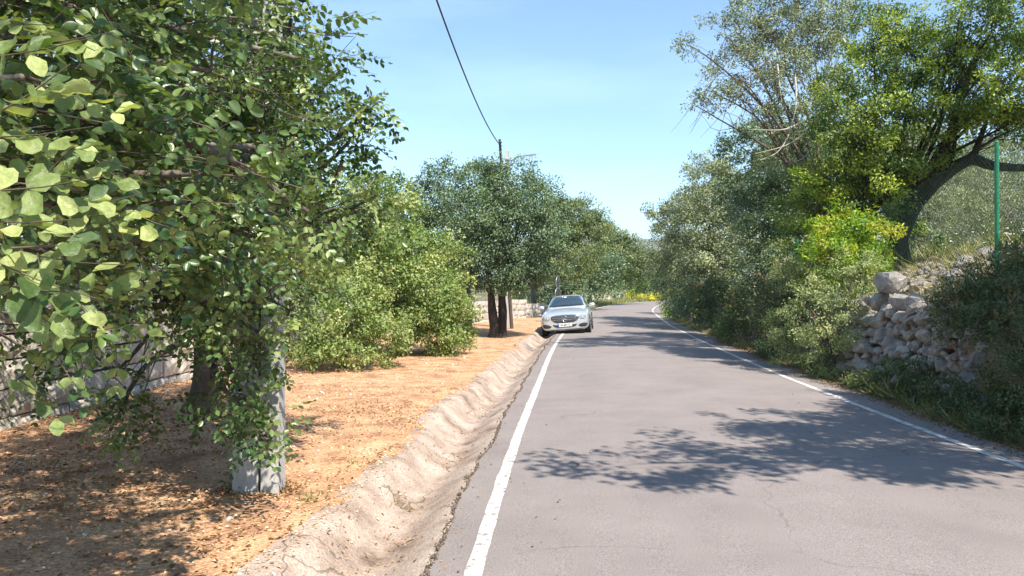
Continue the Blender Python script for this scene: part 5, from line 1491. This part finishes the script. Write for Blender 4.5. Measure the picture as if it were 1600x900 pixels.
# tuft of yellow weed in the gutter
def tuft(px, py, d, n_, h, mat, label):
    p = at(px, py, d)
    x = p.x + rng.normal(0, .045, n_); y = d + rng.normal(0, .06, n_)
    z = np.where(ledge(y) - x < gutwidth(y), gutter_z(x, y), ground_z(x, y))
    P = np.stack([x, y, z], 1)
    Dr = np.stack([rng.normal(0, .8, n_), rng.normal(0, .8, n_), np.ones(n_)], 1)
    q = np.array([p.x, d, float(z.mean())])
    o = link('weed_tuft', inst('weed_tuft', blade(.06, .5), P - q, frames(Dr, rdir(n_) * np.array([1, 1, .1])), h * (.6 + .8 * rng.random(n_)), rng.random(n_)), M[mat])
    o.location = q
    tag(o, label, 'weed')
tuft(625, 780, 6.25, 46, .07, 'drygrass', 'yellowed weed tuft lying in the gutter bottom')
tuft(488, 800, 5.7, 50, .10, 'drygrass', 'dry tuft where the bark meets the gutter shoulder')
tuft(555, 748, 6.9, 30, .05, 'grass', 'small green weed on the gutter shoulder')
tuft(700, 625, 11.5, 30, .06, 'drygrass', 'dry tuft farther along the gutter shoulder')
tuft(1405, 515, 11.4, 90, .30, 'grass', 'pale arching grass tuft growing from the rubble wall face')
tuft(1370, 560, 12.0, 70, .28, 'grass', 'grass tuft beside the dark hollow left of the rubble wall')
tuft(1560, 425, 10.6, 50, .22, 'grass', 'yellow green tuft at the foot of the fence post')

# ------------------------------------------------------------------ far bend: low wall, posts
def far_wall():
    root = empty('low_wall', (8.5, 82, float(rise(82))))
    tag(root, 'low pale rendered wall on the outside of the far bend', 'wall')
    bm = bmesh.new(); pts = [(6.6, 80), (8.6, 82), (10.6, 83.5), (12.4, 85.4)]
    prev = None
    for x, y in pts:
        z = float(rise(y)); a = (x - 8.5, y - 82)
        ring = [bm.verts.new(v) for v in ((a[0], a[1], -.2), (a[0], a[1], .75), (a[0] - .15, a[1] + .25, .78), (a[0] - .15, a[1] + .25, -.2))]
        if prev:
            for k in range(4): bm.faces.new((prev[k], prev[(k + 1) % 4], ring[(k + 1) % 4], ring[k]))
        else: bm.faces.new(ring)
        prev = ring
    bm.faces.new(prev)
    link('wall_face', bm_mesh('wall_face', bm), M['wallstone'], root)
    bm = bmesh.new()
    for (x, y), (x2, y2) in zip(pts, pts[1:]):
        a = math.atan2(y2 - y, x2 - x); L = math.hypot(x2 - x, y2 - y)
        box_bm(bm, (x + x2) / 2 - 8.58, (y + y2) / 2 - 81.87, .80, L, .40, .07, Matrix.Rotation(a, 4, 'Z'))
    link('coping', bm_mesh('coping', bm), M['polecon'], root)
    for px in (927, 949, 966):
        p = at(px, 455, 83.5)
        r = empty('fence_post', (p.x, p.y, float(rise(83)) - .1))
        lab = {927: 'leftmost of three slim green posts behind the far low wall', 949: 'middle and brightest green post behind the far low wall', 966: 'right hand green post behind the far low wall near the lime shrub'}[px]
        tag(r, lab, 'post', 'green posts behind the far wall')
        T = Tubes(); T.add([(0, 0, 0), (0, 0, 2.3)], .05, 6); link('post', T.mesh('post'), M['greenpost'], r)
        T = Tubes(); T.add([(0, 0, 2.3), (-.02, -.2, 2.45)], .045, 6); link('post_tip', T.mesh('post_tip'), M['greenpost'], r)
far_wall()

# ------------------------------------------------------------------ distant hill
def hills():
    xs = np.linspace(-1800, 2600, 300); ys = np.linspace(1100, 2600, 24)
    V = []
    for y in ys:
        t = (y - 1100) / 1500
        prof = math.sin(min(1, t * 1.6) * math.pi / 2)
        hz = (112 + 16 * np.sin(xs / 260 + .6) + 9 * np.sin(xs / 90) + 5 * vnoise(xs, xs * 0, .012, 90) + 6 * vnoise(xs, np.full_like(xs, y), .02, 91)) * prof * (1 + .15 * t)
        V.append(np.stack([xs, np.full_like(xs, y), hz + 2], 1))
    V = np.concatenate(V); n = 300
    i = np.arange(23)[:, None] * n; j = np.arange(n - 1)[None]
    f = np.stack([i + j, i + j + 1, i + n + j + 1, i + n + j], -1).reshape(-1, 4)
    tag(link('hill', mesh_np('hill', V, f, True), M['hill']), kind='structure', label='far scrub covered hill in the gap between the trees')
hills()
print('total tris', sum(sum(len(p.vertices) - 2 for p in o.data.polygons[:1]) * len(o.data.polygons) for o in bpy.data.objects if o.type == 'MESH'), 'objects', len(bpy.data.objects))

# ------------------------------------------------------------------ air
def haze():
    bm = bmesh.new(); box_bm(bm, 0, 1400, 88, 5800, 3000, 180)
    m = bpy.data.materials.new('haze'); m.use_nodes = True
    n = m.node_tree; n.nodes.clear()
    out = n.nodes.new('ShaderNodeOutputMaterial'); v = n.nodes.new('ShaderNodeVolumePrincipled')
    v.inputs['Color'].default_value = (0.80, 0.90, 1.0, 1); v.inputs['Density'].default_value = 0.00030; v.inputs['Anisotropy'].default_value = 0.2
    n.links.new(v.outputs['Volume'], out.inputs['Volume'])
    o = link('haze', bm_mesh('haze', bm), m)
    o['kind'] = 'stuff'; o.display_type = 'WIRE'
haze()
